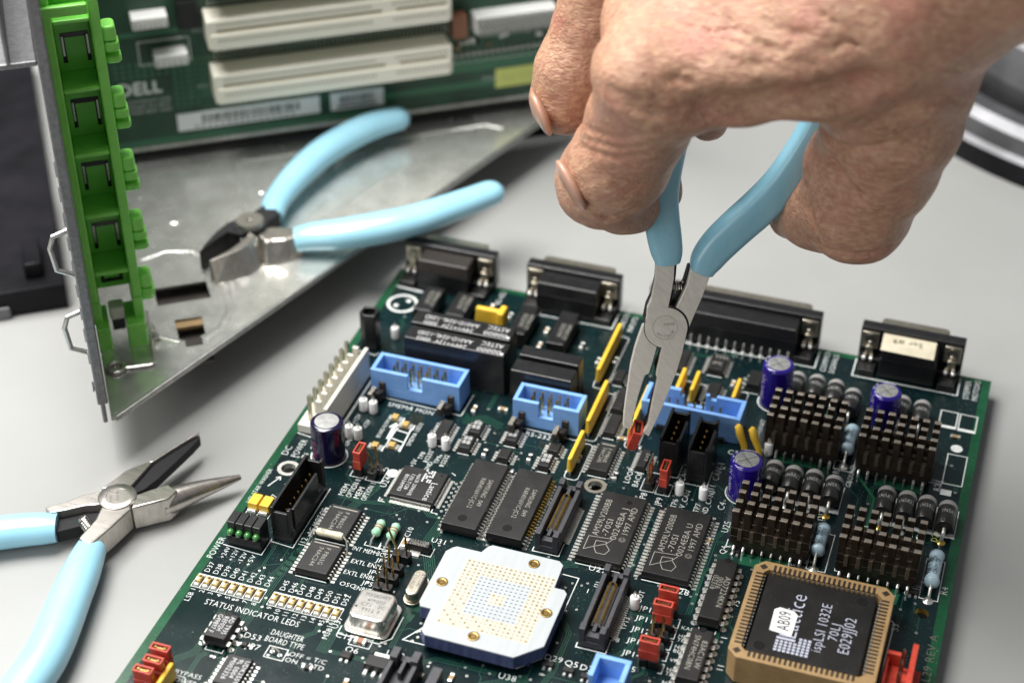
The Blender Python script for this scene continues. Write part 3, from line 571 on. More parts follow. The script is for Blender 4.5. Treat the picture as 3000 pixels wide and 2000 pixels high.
# ------------------------------------------------------------------ pin headers, red jumper caps
def posts(x, y, n=2, dx=2.54, top=9, bent=None, base='black'):
    m = MB(base)
    for k in range(n): m.prism([(x-1.27+k*dx+.35, y-1.27), (x+1.27+k*dx-.35, y-1.27), (x+1.27+k*dx, y-.85), (x+1.27+k*dx, y+.85), (x+1.27+k*dx-.35, y+1.27), (x-1.27+k*dx+.35, y+1.27), (x-1.27+k*dx, y+.85), (x-1.27+k*dx, y-.85)], .1, 2.6)
    o = put('pin_header', m, BOARD, .08)
    for k in range(n):
        q = MB('pin_gold'); b = bent[k] if bent else (0, 0); q.tube([(x+k*dx, y, 2.5), (x+k*dx+b[0]*.15, y+b[1]*.15, 4.2), (x+k*dx+b[0], y+b[1], top-.4), (x+k*dx+b[0]*1.05, y+b[1]*1.05, top)], [.36, .36, .34, .15], n=4); put('pin', q, o)
    return o
JG = 'small red jumper caps'
def cap(x, y, label, wide=True, top=8.9, loc=None, rot=0):
    root = tag(empty('jumper_cap', (x, y, 2.7)), label, 'jumper cap', JG)
    a, b = (2.5, 1.15) if wide else (1.15, 2.5)
    m = MB('red'); m.box(x-a, y-b, 2.7, x+a, y+b, 5.6); m.box(x-a+.12, y-b+.12, 5.6, x+a-.12, y+b-.12, 7.9)
    t = .45; x0, y0, x1, y1 = x-a, y-b, x+a, y+b
    for p in ((x0, y0, x1, y0+t), (x0, y1-t, x1, y1), (x0, y0+t, x0+t, y1-t), (x1-t, y0+t, x1, y1-t)): m.box(p[0], p[1], 7.9, p[2], p[3], 8.9)
    put('cap_body', m, root, .12); q = MB('red_dark'); q.box(x0+t, y0+t, 7.85, x1-t, y1-t, 8.2); put('socket_opening', q, root)
    q = MB('pin_gold')
    for s in (-1, 1):
        cx, cy = (x+s*1.27, y) if wide else (x, y+s*1.27); q.box(cx-.32, cy-.32, 7.9, cx+.32, cy+.32, 8.75, t=.08)
    q.box(x-(.9 if wide else .2), y-(.2 if wide else .9), 8.1, x+(.9 if wide else .2), y+(.2 if wide else .9), 8.4); put('contact', q, root)
    return root
for i, (bx, by) in enumerate(((49.8, 57.3), (49.5, 52.3), (49.6, 48.4), (49.6, 44.3))):
    posts(bx, by+.2, 2, 2.54, 9, bent=[(-2.8, 1.6), (0, 0)] if i == 0 else [(0, .5), (0, 0)])
for y in (59.9, 54.6, 50.2, 45.8, 41.2): posts(121.5, y+.8, 2, 2.54, 8.6 if y in (50.2, 45.8) else 7.6)
cap(122.8, 60.8, 'rearmost red jumper cap in the column right of the long black socket', True)
cap(122.8, 55.4, 'middle red jumper cap in the column, pressed against the one behind it', True)
cap(122.8, 42.0, 'front red jumper cap in the column left of the gate chip, standing apart', True)
posts(8.6, 1.9, 2, 2.54, 7.6); posts(9, -2.4, 2, 2.54, 7.6); posts(9, -6.2, 2, 2.54, 7.6)
cap(9.9, 1.6, "rearmost red jumper cap of the three at the board's front left corner", True)
cap(10.2, -2.5, "middle red jumper cap of the three at the board's front left corner", True)
cap(9.4, -6.2, "frontmost red jumper cap at the board's left corner, cut off by the frame", True)
posts(26.8, 86.2, 1, top=7); posts(31, 86.2, 1, 2.54, 9, bent=[(-.7, -.4)]); posts(31.8, 88.2, 1, 2.54, 9.6, bent=[(-.6, .4)])
cap(26.9, 87.4, 'single red jumper cap behind the MEM OPTION 0 lettering beside the dark round capacitor', False)
posts(105.6, 106.4, 1, 2.54, 9); posts(105.8, 108.8, 1, 2.54, 9); posts(109.9, 106.6, 1, top=7)
cap(109.9, 107.3, 'red jumper cap on header JP9 in front of the two black three-pin sockets', False)
# white test posts
for x, y in ((17, 113.6), (20.2, 113.4), (17.8, 100.9), (20.6, 100.7), (42, 104.5), (46.2, 104.4), (114.4, 106.7), (121.1, 106.9), (114.3, 60), (134.2, 131.6), (12.6, 150)):
    m = MB('white'); m.lathe([(0, 1.1), (.15, 1.25), (3.7, 1.25), (3.9, 1.1), (3.9, .3)], (x, y, .1), 'z', 20); o = put('test_post', m, BOARD); q = MB('tin')
    q.tube([(x-.3, y, 3.8), (x-.3, y, 5.2), (x, y, 5.9), (x+.35, y, 5.2), (x+.35, y, 3.8)], .24); put('wire_loop', q, o)
# ------------------------------------------------------------------ box headers
def shroud(name, x0, y0, x1, y1, h, wall, mt, npx, npy, pitch=2.54, notch='b', nw=4.5, latch=False, pin_top=None, floor=3.0, openend=False):
    m = MB(mt); w_ = wall; cx, cy = (x0+x1)/2, (y0+y1)/2
    m.box(x0, y0, .1, x1, y1, floor)
    def wallseg(a, b, c, d, z1=h, z0=floor): m.box(a, b, z0, c, d, z1)
    if notch == 'b':
        wallseg(x0, y0, cx-nw/2, y0+w_); wallseg(cx+nw/2, y0, x1, y0+w_); wallseg(cx-nw/2, y0, cx+nw/2, y0+w_, floor+1.2)
    elif notch == 'r':
        wallseg(x0+w_, y0, x1-w_, y0+w_, h-1.4) if openend else wallseg(x0+w_, y0, x1-w_, y0+w_)
    else: wallseg(x0+w_, y0, x1-w_, y0+w_) if notch != 'b2' else wallseg(x0, y0, x1, y0+w_)
    if notch == 'b': wallseg(x0, y0+w_, x0+w_, y1); wallseg(x1-w_, y0+w_, x1, y1); wallseg(x0+w_, y1-w_, x1-w_, y1)
    elif notch == 'r':
        wallseg(x0, y0, x0+w_, y1); L = (y1-y0); wallseg(x1-w_, y0+L*.12, x1, y1-L*.2, h-1.6); wallseg(x1-w_, y0, x1, y0+w_*1.6, h); wallseg(x1-w_, y1-w_*1.9, x1, y1, h); wallseg(x0+w_, y1-w_, x1-w_, y1, h-1.2 if openend else h)
    elif notch == 't':
        wallseg(x0, y0, x0+w_, y1); wallseg(x1-w_, y0, x1, y1); wallseg(x0+w_, y0, x1-w_, y0+w_) if 0 else None
        a = x0+w_
        for q0, q1, hh in ((0, .14, h-1.5), (.14, .32, h), (.32, .36, h-2), (.36, .60, floor+1), (.60, .64, h), (.64, .72, h-1.4), (.72, 1, h)): wallseg(a+(x1-w_-a)*q0, y1-w_, a+(x1-w_-a)*q1, y1, hh)
    o = put(name, m, BOARD, .14)
    ax = [cx+(k-(npx-1)/2)*pitch for k in range(npx)]; ay = [cy+(k-(npy-1)/2)*pitch for k in range(npy)]
    for a in ax:
        for b in ay:
            q = MB('pin_gold'); q.box(a-.32, b-.32, floor-.2, a+.32, b+.32, (pin_top or h-1.2)-.4); q.box(a-.32, b-.32, (pin_top or h-1.2)-.4, a+.32, b+.32, pin_top or h-1.2, t=.18); put('pin', q, o)
    return o
o = shroud('blue_ribbon_header', 16.1, 121.8, 44.1, 130.8, 9, 1.2, 'blue', 7, 2, latch=True, pin_top=9.6)
for x in (18.8, 41.2):
    q = MB('dull_metal'); q.box(x-.95, 121.3, 4.6, x+.95, 121.7, 8.4) if 0 else None
def latch(x, y, s, o, fold=0):
    q = MB('black_brown'); q.box(x-1, y-.5, .6, x+1, y+.3, 5.2); q.box(x-.9, y-3.6, .5, x+.9, y-.4, 2.2); q.add([(x-1.1, y-.6, 1.8), (x+1.1, y-.6, 1.8), (x+.9, y-4.8, 3.6), (x-.9, y-4.8, 3.6), (x-1.1, y-.6, 3.0), (x+1.1, y-.6, 3.0), (x+.9, y-4.8, 4.6), (x-.9, y-4.8, 4.6)], [(0, 3, 2, 1), (4, 5, 6, 7), (0, 1, 5, 4), (1, 2, 6, 5), (2, 3, 7, 6), (3, 0, 4, 7)])
    p = put('latch', q, o, .2)
    q = MB('dull_metal')
    for k in range(5): q.box(x-1.6*s-.4+k*0, y-6.4+k*.8, 2.4+0, x-1.6*s+1.0, y-5.9+k*.8, 5.2)
    q.box(x-1.6*s-.4, y-6.6, 2.0, x-1.6*s+.9, y-2.4, 4.8, 'black_brown'); put('latch_teeth', q, p, .1)
latch(19.8, 121.7, 1, o); latch(41.4, 121.7, 1, o)
m = MB('blue'); m.box(36.5, 121.0, .2, 41, 121.8, 3.4) if 0 else None
o = shroud('blue_ribbon_header', 60.6, 121.6, 80.6, 130.1, 9, 1.2, 'blue', 5, 2, nw=4.4, pin_top=9.4)
latch(63.4, 121.4, 1, o); latch(76.6, 121.4, 1, o)
o = shroud('blue_ribbon_header', 96, 132.9, 125.1, 142.2, 9, 1.3, 'blue', 7, 2, notch='t', pin_top=7.4)
q = MB('black'); q.box(101, 131.9, .1, 104, 132.8, 1.6); q.box(118, 131.9, .1, 121, 132.8, 1.6); put('foot', q, o)
m = MB('blue'); m.box(111.6, 26, .1, 120.6, 33.6, 3); m.box(111.6, 32.3, 3, 120.6, 33.6, 9); m.box(111.6, 26, 3, 112.9, 32.3, 9); m.box(119.3, 26, 3, 120.6, 32.3, 9); put('blue_ribbon_header', m, BOARD, .14)
shroud('black_box_header', 15.2, 54, 20.9, 77, 11.6, .85, 'black', 1, 7, 2.54, notch='r', pin_top=8.4, openend=True)
for x, y in ((106.2, 114), (114.7, 112.6)): shroud('black_box_header', x, y, x+5.6, y+14.4, 12.4, .8, 'black', 1, 4, 2.54, notch='r', pin_top=10.5, openend=True)
SILK.line([(14.5, 53.2), (21.6, 52.6), (21.6, 78)], .26, .06)
# white DC power connector along the left edge
m = MB('white_plastic'); m.box(2.8, 98, .1, 12.6, 130, 3.0); m.box(11.0, 98.6, 3, 12.5, 130, 10.2, tx=.1)
o = put('power_connector', m, BOARD, .3)
for k in range(8):
    q = MB('bracket'); q.box(5.2, 101.2+3.92*k-.5, 2.9, 6.2, 101.2+3.92*k+.5, 11.6); q.box(5.2, 101.2+3.92*k-.5, 11.6, 6.2, 101.2+3.92*k+.5, 12.1, t=.2); put('pin', q, o)
    q = MB('white_plastic'); q.box(7.6, 101.6+3.92*k-.55, 2.9, 9.4, 101.6+3.92*k+.55, 10.2); put('rib', q, o, .15)
# board sockets with two rows of tiny gold contacts
def slot(x0, y0, x1, y1, h=6.2):
    m = MB('black_brown'); m.mat = 'socket'; t = 1.15
    m.box(x0, y0, .1, x1, y1, 2.0); m.box(x0, y0+2.6, 2, x0+t, y1-2.6, h-1.0); m.box(x1-t, y0+2.6, 2, x1, y1-2.6, h-1.0)
    for a in (x0, x1-t-.4):
        for b in (y0, y1-2.6): m.box(a, b, 2, a+t+.4, b+2.6, h)
    m.box(x0+t+.4, y0+.2, 2, x1-t-.4, y0+2.0, h-2.2); m.box(x0+t+.4, y1-2.0, 2, x1-t-.4, y1-.2, h-2.2)
    cx = (x0+x1)/2; m.box(cx-.5, y0+1.8, 2, cx+.5, y0+4.6, h-1.6); m.box(cx-.5, y1-4.6, 2, cx+.5, y1-1.8, h-1.6)
    m.box(cx-1.6, y0+4.6, 2, cx+1.6, y1-4.6, 3.4)
    o = put('board_socket', m, BOARD, .12)
    for s in (-1, 1):
        q = MB('flux_gold'); n = 19; L = (y1-y0-10)
        for k in range(n): q.tube([(cx+s*.95, y0+5+L*k/(n-1), 3.3), (cx+s*.95, y0+5+L*k/(n-1), 4.2), (cx+s*.5, y0+5+L*k/(n-1), 4.7)], .21, n=5)
        put('contact_row', q, o)
    q = MB('tin'); n = 19; lead_rows(q, 'r', y0+5, L/(n-1), n, x1, x1+1.5, .9, .3); put('lead_row', q, o)
    SILK.line([(x0-.5, y0+1), (x0-.5, y0-.6), (x1+.5, y0-.6), (x1+.5, y0+4.6)], .26, .06); SILK.line([(x1+.8, y1-9), (x1+.8, y1-4)], .26, .06)
mat('socket', (.03, .03, .036), .5, col2=(.05, .05, .058), nscale=1.2, bump=.05, bscale=2)
slot(104.4, 42.7, 111.2, 67.4); slot(83.2, 72.6, 89.6, 96.4)
m = MB('socket'); m.box(63, 8, .1, 70.4, 22.6, 2); m.box(63, 19, 2, 65, 22.6, 6.2); m.box(68.4, 19, 2, 70.4, 22.6, 6.2); m.box(63, 8, 2, 64.2, 19, 5); m.box(69.2, 8, 2, 70.4, 19, 5); m.box(65, 20.4, 2, 68.4, 22.2, 4); m.box(66.2, 16, 2, 67.2, 20.4, 4.4)
m.box(74.4, 8, .1, 77, 19.4, 6.0); put('board_socket', m, BOARD, .12)
# ------------------------------------------------------------------ white and blue processor adapter
out = [(64.3, 60.4), (65.2, 61.0), (72.2, 61.0), (73.0, 63.8), (74.0, 64.4), (92.6, 64.4), (94.0, 63.2), (94.3, 54.7), (97.0, 54.7), (98.0, 53.4), (98.0, 34.4), (92.2, 28.4), (68.6, 28.4), (67.2, 29.9), (66.9, 37.8), (64.3, 37.8), (63.1, 39.4), (63.1, 58.6)]
out = [(64.4, 60.4), (65.4, 61.2), (72.2, 61.2), (73.2, 63.8), (74.2, 64.6), (92.6, 64.4), (94.0, 63.2), (94.3, 54.6), (97.0, 54.6), (98.0, 53.4), (98.0, 34.2), (92.0, 28.3), (68.6, 28.6), (67.3, 29.9), (66.9, 37.6), (64.0, 37.6), (63.2, 39.2), (63.2, 58.6)]
m = MB('board_blue'); m.prism(out, 1.9, 5.6); m.prism([(66, 32), (95, 32), (95, 60), (66, 60)], .1, 1.9)
o = put('processor_adapter', m, BOARD, .06)
q = MB('board_white'); q.prism(out, 5.6, 6.0); put('top_face', q, o, .05)
q = MB('board_cream'); gx, gy, P = 69.75+.6, 34.3, 1.27
q.box(gx-.7, gy-.7, 5.8, gx+18*P+.7, gy+18*P+.7, 6.012)
q.box(gx+3.4*P, gy+3.4*P, 5.9, gx+14.6*P, gy+14.6*P, 6.025, 'board_white'); q.box(gx+7.4*P, gy+7.4*P, 5.9, gx+10.6*P, gy+10.6*P, 6.04)
for i in range(19):
    for j in range(19):
        x, y = gx+i*P, gy+j*P; inner = 4 <= i <= 14 and 4 <= j <= 14 and not (8 <= i <= 10 and 8 <= j <= 10)
        if inner: q.prism([(x-.3, y-.12), (x+.3, y-.12), (x+.3, y+.12), (x-.3, y+.12)], 6.0, 6.05, 'hole_blue')
        else: q.ring(x, y, 6.055, .17, .34, 'bracket' if (i+j) % 3 else 'flux_gold', 8); q.disc(x, y, 6.05, .17, 'bracket', 6)
put('contact_grid', q, o)
for x, y in ((90.3, 61.2), (65.9, 47.4), (95.1, 45.2), (82.0, 31.8)):
    x += -3.6 if y > 60 else (.4 if x < 70 else (0 if x > 90 else -1.6))
    q = MB('flux_gold'); q.mat = 'brass'
    q.lathe([(5.9, 1.55), (6.25, 1.5), (6.3, 1.2), (6.2, .85), (5.2, .8), (5.2, .0)], (x, y, 0), 'z', 22)
    for k in range(3): q.lathe([(5.4+k*.25, .82), (5.5+k*.25, .62), (5.6+k*.25, .82)], (x, y, 0), 'z', 16)
    MATS.get('brass') or mat('brass', (.42, .28, .1), .3, 1, col2=(.2, .13, .05), nscale=1.3)
    put('threaded_insert', q, o)
# ------------------------------------------------------------------ socketed logic chip
sx0, sy0, sx1, sy1 = 141.6, 43.0, 177.6, 78.4; Z1 = 9.0
cut = [(sx0+2.4, sy0), (sx1-2.4, sy0), (sx1, sy0+2.4), (sx1, sy1-2.4), (sx1-2.4, sy1), (sx0+2.4, sy1), (sx0, sy1-2.4), (sx0, sy0+2.4)]
m = MB('tan'); iw = 2.9
inn = [(sx0+iw, sy0+iw), (sx1-iw, sy0+iw), (sx1-iw, sy1-iw), (sx0+iw, sy1-iw)]
m.prism(cut, .2, 4.0)
def ringprism(m, o_, i_, z0, z1, mt=None):
    N = len(o_); vs = [(x, y, z0) for x, y in o_]+[(x, y, z1) for x, y in o_]+[(x, y, z0) for x, y in i_]+[(x, y, z1) for x, y in i_]
    fs = [(k, (k+1) % N, N+(k+1) % N, N+k) for k in range(N)]+[(2*N+k, 3*N+k, 3*N+(k+1) % N, 2*N+(k+1) % N) for k in range(N)]+[(N+k, N+(k+1) % N, 3*N+(k+1) % N, 3*N+k) for k in range(N)]
    m.add(vs, fs, mt)
ii = [(sx0+iw+1.2, sy0+iw), (sx1-iw-1.2, sy0+iw), (sx1-iw, sy0+iw+1.2), (sx1-iw, sy1-iw-1.2), (sx1-iw-1.2, sy1-iw), (sx0+iw+1.2, sy1-iw), (sx0+iw, sy1-iw-1.2), (sx0+iw, sy0+iw+1.2)]
ringprism(m, cut, ii, 4.0, Z1)
sock = put('chip_socket', m, BOARD, .14)
q = MB('tan_dark')
for k in range(21):
    c = (sx0+sx1)/2-12.7+k*1.27; d = (sy0+sy1)/2-12.7+k*1.27; hw = .34
    q.box(c-hw, sy0+.95, Z1-.5, c+hw, sy0+iw+.05, Z1+.02); q.box(c-hw, sy1-iw-.05, Z1-.5, c+hw, sy1-.95, Z1+.02)
    q.box(sx0+.95, d-hw, Z1-.5, sx0+iw+.05, d+hw, Z1+.02); q.box(sx1-iw-.05, d-hw, Z1-.5, sx1-.95, d+hw, Z1+.02)
for a, b in ((sx0+2.2, sy0+2.3), (sx0+2.4, sy1-2.3), (sx1-2.3, sy1-2.2)): q.prism([(a-1.1, b), (a, b-1.1), (a+1.1, b), (a, b+1.1)], Z1-.5, Z1+.02)
put('contact_slots', q, sock)
for s in range(4):
    q = MB('solder')
    for k in range(21):
        t_ = -12.7+k*1.27; cx, cy = (sx0+sx1)/2, (sy0+sy1)/2; e = (sx1-sx0)/2-iw-.35
        px_, py_ = ((cx+t_, cy+e), (cx+t_, cy-e), (cx+e, cy+t_), (cx-e, cy+t_))[s]; a = .3; q.box(px_-a, py_-a, 5.2, px_+a, py_+a, Z1-.55, t=.1)
    put('contact_row', q, sock)
CH = tag(empty('logic_chip', ((sx0+sx1)/2, (sy0+sy1)/2, 4.2)), 'big square black chip in the tan socket, with a handwritten white sticker', 'chip')
m = MB('ic'); x0, y0, x1, y1 = 145.6, 46.9, 173.4, 74.8
m.prism([(x0-.3, y0-.3), (x1+.3, y0-.3), (x1+.3, y1+.3), (x0-.3, y1+.3)], 4.2, 6.2); m.prism([(x0-.3, y0-.3), (x1+.3, y0-.3), (x1+.3, y1+.3), (x0-.3, y1+.3)], 6.2, 8.2, None, [(x0+.1, y0+.1), (x1-.1, y0+.1), (x1-.1, y1-.1), (x0+.1, y1-.1)])
m.disc(x0+2.9, y0+2.5, 8.22, 1.45, 'dimple', 28); m.disc(x1-3.3, y1-2.6, 8.22, 1.45, 'dimple', 28); put('body', m, CH, .12)
q = MB('lattice_print'); z = 8.23
q.text('Lattice', 156.6, 53.8, 4.3, 90, z, wd=16.4); q.text('ispLSI 1032E', 163.2, 51.4, 2.6, 90, z, wd=17.4); q.text('70LJ', 166.4, 56.4, 2.4, 90, z); q.text('E029JJ02', 169.8, 52.8, 2.8, 90, z, wd=13)
for i in range(8):
    for j in range(6):
        if j < 4 or i > 4: q.box(152.0+i*1.1, 48.9+j*1.02, 8.1, 152.75+i*1.1, 49.6+j*1.02, z)
q.box(152.0, 53.1, 8.1, 156.6, 53.8, z); put('printed_marking', q, CH)
q = MB('white'); q.prism([(149.8, 55.2), (155.4, 54.6), (155.6, 62.2), (154.4, 63.4), (150.8, 63.7), (149.6, 62.6)], 8.2, 8.32); st = put('sticker', q, CH)
q = MB('ink'); q.text('AB09', 154.4, 56.0, 3.2, 94, 8.34, wd=6.8); q.text('AB09', 154.5, 56.1, 3.2, 94, 8.345, wd=6.8); put('handwriting', q, st)
# red connector at the front right
m = MB('red'); m.box(178.6, 44, .1, 187.4, 58.8, 2.4); m.box(178.6, 58.8, .1, 182.6, 60, 6.2); m.box(184.4, 44, 2.4, 185.8, 61.6, 8.6); m.box(178.6, 44, 2.4, 179.4, 58.8, 5); o = put('red_power_connector', m, BOARD, .15)
for k in range(3): q = MB('dull_metal'); q.tube([(182.6, 57.4-k*4, 2), (182.6, 57.4-k*4, 9.5), (182.6, 57.4-k*4, 10.2)], [.55, .55, .2], n=4); put('pin', q, o)
# ------------------------------------------------------------------ capacitors, diodes, resistors, heat sinks
def ecap(x, y, r, h, mt, tp='cap_top', prints=()):
    m = MB(mt); m.lathe([(0, r*.93), (.25, r), (h-1.0, r), (h-.35, r*.96), (h, r*.84), (h, r*.72)], (x, y, .2), 'z', 48); o = put('electrolytic_capacitor', m, BOARD)
    q = MB(tp); q.lathe([(h+.02, r*.72), (h+.05, r*.4), (h+.05, 0.02)], (x, y, .2), 'z', 36)
    if mt == 'cap_blue':
        for a in (40, 130): c, s_ = math.cos(R(a)), math.sin(R(a)); q.line([(x-c*r*.66, y-s_*r*.66), (x+c*r*.66, y+s_*r*.66)], .22, h+.28, 'dull_metal')
    put('vent_top', q, o)
    q = MB('silk' if mt == 'cap_blue' else 'magenta')
    if mt == 'cap_blue':
        for a0 in (112,):
            N = 8; vs = []
            for k in range(N+1):
                a = R(62+50*k/N); vs += [(x+r*.78*math.cos(a), y+r*.78*math.sin(a), h+.22), (x+r*.96*math.cos(a), y+r*.96*math.sin(a), h-.1)]
            q.add(vs, [(2*k+1, 2*k+3, 2*k+2, 2*k) for k in range(N)])
        for k, t in enumerate('25N'): a = R(150+k*32); q.text(t, x+r*.8*math.cos(a)-.5, y+r*.8*math.sin(a)-.3, 1.1, 0, h+.235)
    for side in ((-150, 'M') if mt != 'cap_blue' else (-165,)), :
        pass
    vs, fs, W = textgeo('8721.M' if mt != 'cap_blue' else '1000uF 35V'); k_ = 1.3/.7; a0 = R(-128 if mt != 'cap_blue' else -150); P = []
    for a, b in vs: an = a0-b*k_/r*-1; P.append((x+(r+.03)*math.cos(an), y+(r+.03)*math.sin(an), 2.0+a*k_))
    q.add(P, [f[::-1] for f in fs]); put('printed_marking', q, o); SILK.ring(x, y, .06, r+.25, r+.6, None, 40)
mat('magenta', (.6, .05, .22), .5)
ecap(15.7, 91.0, 4.75, 12.6, 'cap_navy'); ecap(131.3, 112.6, 4.65, 12.2, 'cap_blue'); ecap(131.2, 155.6, 4.6, 14.2, 'cap_blue'); ecap(162.8, 156.2, 4.4, 11.6, 'cap_blue')
def diode(x, y0, y1, tip=True, txt=True):
    z = 3.1; r = 2.55; L = y1-y0; m = MB('black'); m.mat = 'diode'
    m.lathe([(0, 1.2), (.15, r*.9), (.5, r), (L*.42, r*.985), (L-2.1, r)], (x, y0, z), 'y', 32); o = put('diode', m, BOARD)
    q = MB('sheet_edge'); q.mat = 'band'; q.lathe([(L-2.1, r), (L-.6, r), (L-.1, r*.88), (L, r*.5)], (x, y0, z), 'y', 32); put('cathode_band', q, o)
    q = MB('tin'); q.tube([(x, y0+.3, z), (x, y0-.9, z), (x, y0-1.7, z-.5), (x-.1, y0-2.2, z-1.6), (x-.1, y0-2.3, 0)], .52, n=10); q.lathe([(0, 1.2), (.3, .8), (.7, .5)], (x-.1, y0-2.3, .02), 'z', 12, 'flux_gold' if int(x*7) % 3 == 0 else 'solder')
    put('wire_lead', q, o)
    q = MB('ic_white'); q.mat = 'diode_print'; q.text('1N5822', x+random.uniform(-2.6, -1.6), y0+L*.42, 1.5, 0, wrap=(x, z, r+.04), wd=4.9); put('printed_marking', q, o)
mat('diode', (.014, .0135, .013), .3, col2=(.03, .029, .028), nscale=.5, coat=.2); mat('band', (.32, .31, .3), .35); mat('diode_print', (.5, .5, .49), .5)
for x, y in ((137.9, 114), (143.4, 113.4), (149.1, 113.6), (154.8, 112.9), (169.3, 112.9), (175, 112.7), (180.4, 112.6), (186.0, 112.2), (136, 156.4), (141.8, 156.8), (147.6, 156.2), (153.1, 153.6), (167.4, 154.8), (173.2, 154.4)): diode(x, y, y+9.6)
def pres(x, y0, y1, z=3.0, rot=0):
    L = y1-y0; m = MB('res_blue'); m.lathe([(0, .5), (.2, 1.2), (.9, 1.95), (1.8, 2.05), (2.8, 1.75), (L-2.8, 1.75), (L-1.8, 2.05), (L-.9, 1.95), (L-.2, 1.2), (L, .5)], (x, y0, z), 'y', 28); o = put('power_resistor', m, BOARD)
    q = MB('tin'); q.tube([(x, y0+.2, z), (x, y0-1.6, z-.4), (x, y0-2.6, 1.4), (x, y0-2.9, 0)], .42, n=10); q.lathe([(0, 1.4), (.2, .9), (.7, .5)], (x, y0-2.9, .02), 'z', 12, 'solder'); q.tube([(x, y1-.2, z), (x, y1+1.2, z-.4), (x, y1+1.8, 0)], .42, n=10); put('wire_lead', q, o)
    q = MB('print_dark'); q.text('43FR35J', x-1.0, y0+2.4, 1.5, 86, wrap=(x, z, 1.84), wd=7.4); q.text('OHMITE', x+.9, y0+2.6, 1.3, 86, wrap=(x, z, 1.84), wd=6.4); put('printed_marking', q, o)
pres(155.6, 135.8, 147.6); pres(155.3, 91.6, 103.2); pres(185.6, 89.4, 102.4)
def sink(x0, y0, w=21, d=13.4):
    x1 = x0+w; y1 = y0+d; m = MB('sink')
    m.box(x0, y0, 2.6, x1, y1, 5.4); cols = 7; pw = 1.9; step = (w-pw)/(cols-1)
    for j in range(4):
        y = y0+.2+j*(d-1.6)/3; m.box(x0, y-.1, 5.4, x1, y+1.0, 7.2) if j else m.box(x0, y-.1, 5.4, x1, y+1.0, 8.2)
        for i in range(cols):
            xx = x0+i*step; m.box(xx, y, 7, xx+pw, y+.8, 13.6); m.box(xx, y, 13.6, xx+pw, y+1.3, 13.95, 'sink_edge')
    for i in range(cols-1): xx = x0+i*step+pw+.12; m.box(xx, y0-.14, 4.2, xx+step-pw-.24, y0+.1, 8.1, 'sink_groove_lit')  # pale strips, slightly raised, painted as lit channels between the tines
    for j in (1, 2, 3):
        y = y0+.2+j*(d-1.6)/3
        for i in range(cols-1): xx = x0+i*step+pw+.12; m.box(xx, y-.25, 5.6, xx+step-pw-.24, y+.1, 7.1, 'sink_groove_lit')
    o = put('heat_sink', m, BOARD, .12)
    q = MB('ic'); q.box(x0+.8, y0-.1, .6, x1-.8, y1, 2.6); b = put('power_chip', q, o); 
    q = MB('dull_metal')
    for k in range(8): q.tube([(x0+1.4+k*2.54, y0+.2, 1.9), (x0+1.4+k*2.54, y0-.9, 1.6), (x0+1.4+k*2.54, y0-1.1, .1)], .42, 'solder' if k in (0, 1, 6, 7) else 'dull_metal', n=8)
    put('lead_row', q, o)
for x, y in ((132.4, 88.9), (160.8, 88), (132.6, 131.6), (158.8, 130.6)): sink(x, y)
# ------------------------------------------------------------------ resistor packs (yellow) and yellow discs
for i, (x, y0, y1) in enumerate(((79, 146.8, 172), (83, 122.4, 143), (83, 104.4, 118.4), (95.4, 122.8, 145), (103.5, 145.4, 156.4), (107.8, 146, 156.2), (120.2, 146.4, 156.4), (13.4, -8, .6))):
    m = MB('yellow'); m.prism(rrect(x-.85, y0, x+.85, y1, .8), 1.1, 6.0, None, rrect(x-.6, y0+.15, x+.6, y1-.15, .55)); o = put('resistor_pack', m, BOARD, .35, seg=3)
    q = MB('tin'); n = max(3, int((y1-y0)/2.54))
    for k in range(n): q.box(x-.3, y0+1+k*2.54-.25, 0, x+.3, y0+1+k*2.54+.25, 1.3)
    put('lead_row', q, o); SILK.line(rrect(x-1.2, y0-1.4, x+2.8, y1+1, 1.2), .22, .06, None, True)
for x, dx in ((127.4, -2.2), (131.6, -2.4)):
    m = MB('yellow'); m.tube([(x+.6, 129, .5), (x, 129.6, 3), (x+dx*.7, 130.4, 6), (x+dx, 130.8, 8.2), (x+dx*1.05, 130.9, 8.9)], [.75, .95, 1.15, 1.15, .5], n=14); put('bead_capacitor', m, BOARD)
m = MB('yellow'); m.box(34.6, 161.8, 2, 43.4, 164.2, 8.4, t=.3); m.box(42, 160.4, 3, 44.6, 166, 8.8, t=.3); o = put('yellow_film_capacitor', m, BOARD, .5, seg=3)
# ------------------------------------------------------------------ black converter blocks, opto couplers, clip
for x0, y0, x1, y1 in ((22.3, 133, 54.2, 140.0), (21.4, 140.9, 53.4, 148.2)):
    m = MB('black'); m.box(x0, y0, .2, x1, y1, 14.4, t=.25); o = put('power_converter_block', m, BOARD, .3)
    q = MB('ic_white'); q.text('ASTEC', x1-1.8, y1-1.4, 2.0, 180, 14.44, wd=7); q.text('00000', x1-1.6, y1-4.4, 2.0, 180, 14.44, wd=7.6); q.text('AA01D-024L-120D', x1-11.2, y1-2.2, 1.9, 180, 14.44, wd=17.4); q.text('24V=±12V  0005'.replace('±', '+'), x1-12.2, y1-5.0, 1.9, 180, 14.44, wd=16); q.disc(x1-1.2, y1-5.8, 14.44, .5); put('printed_marking', q, o)
for x0, y0, x1, y1 in ((56.4, 130.9, 75.6, 137.4), (56.4, 138.9, 75.4, 144.4)):
    m = MB('black'); m.box(x0, y0, .2, x1, y1, 11.8, t=.25); put('relay_block', m, BOARD, .3)
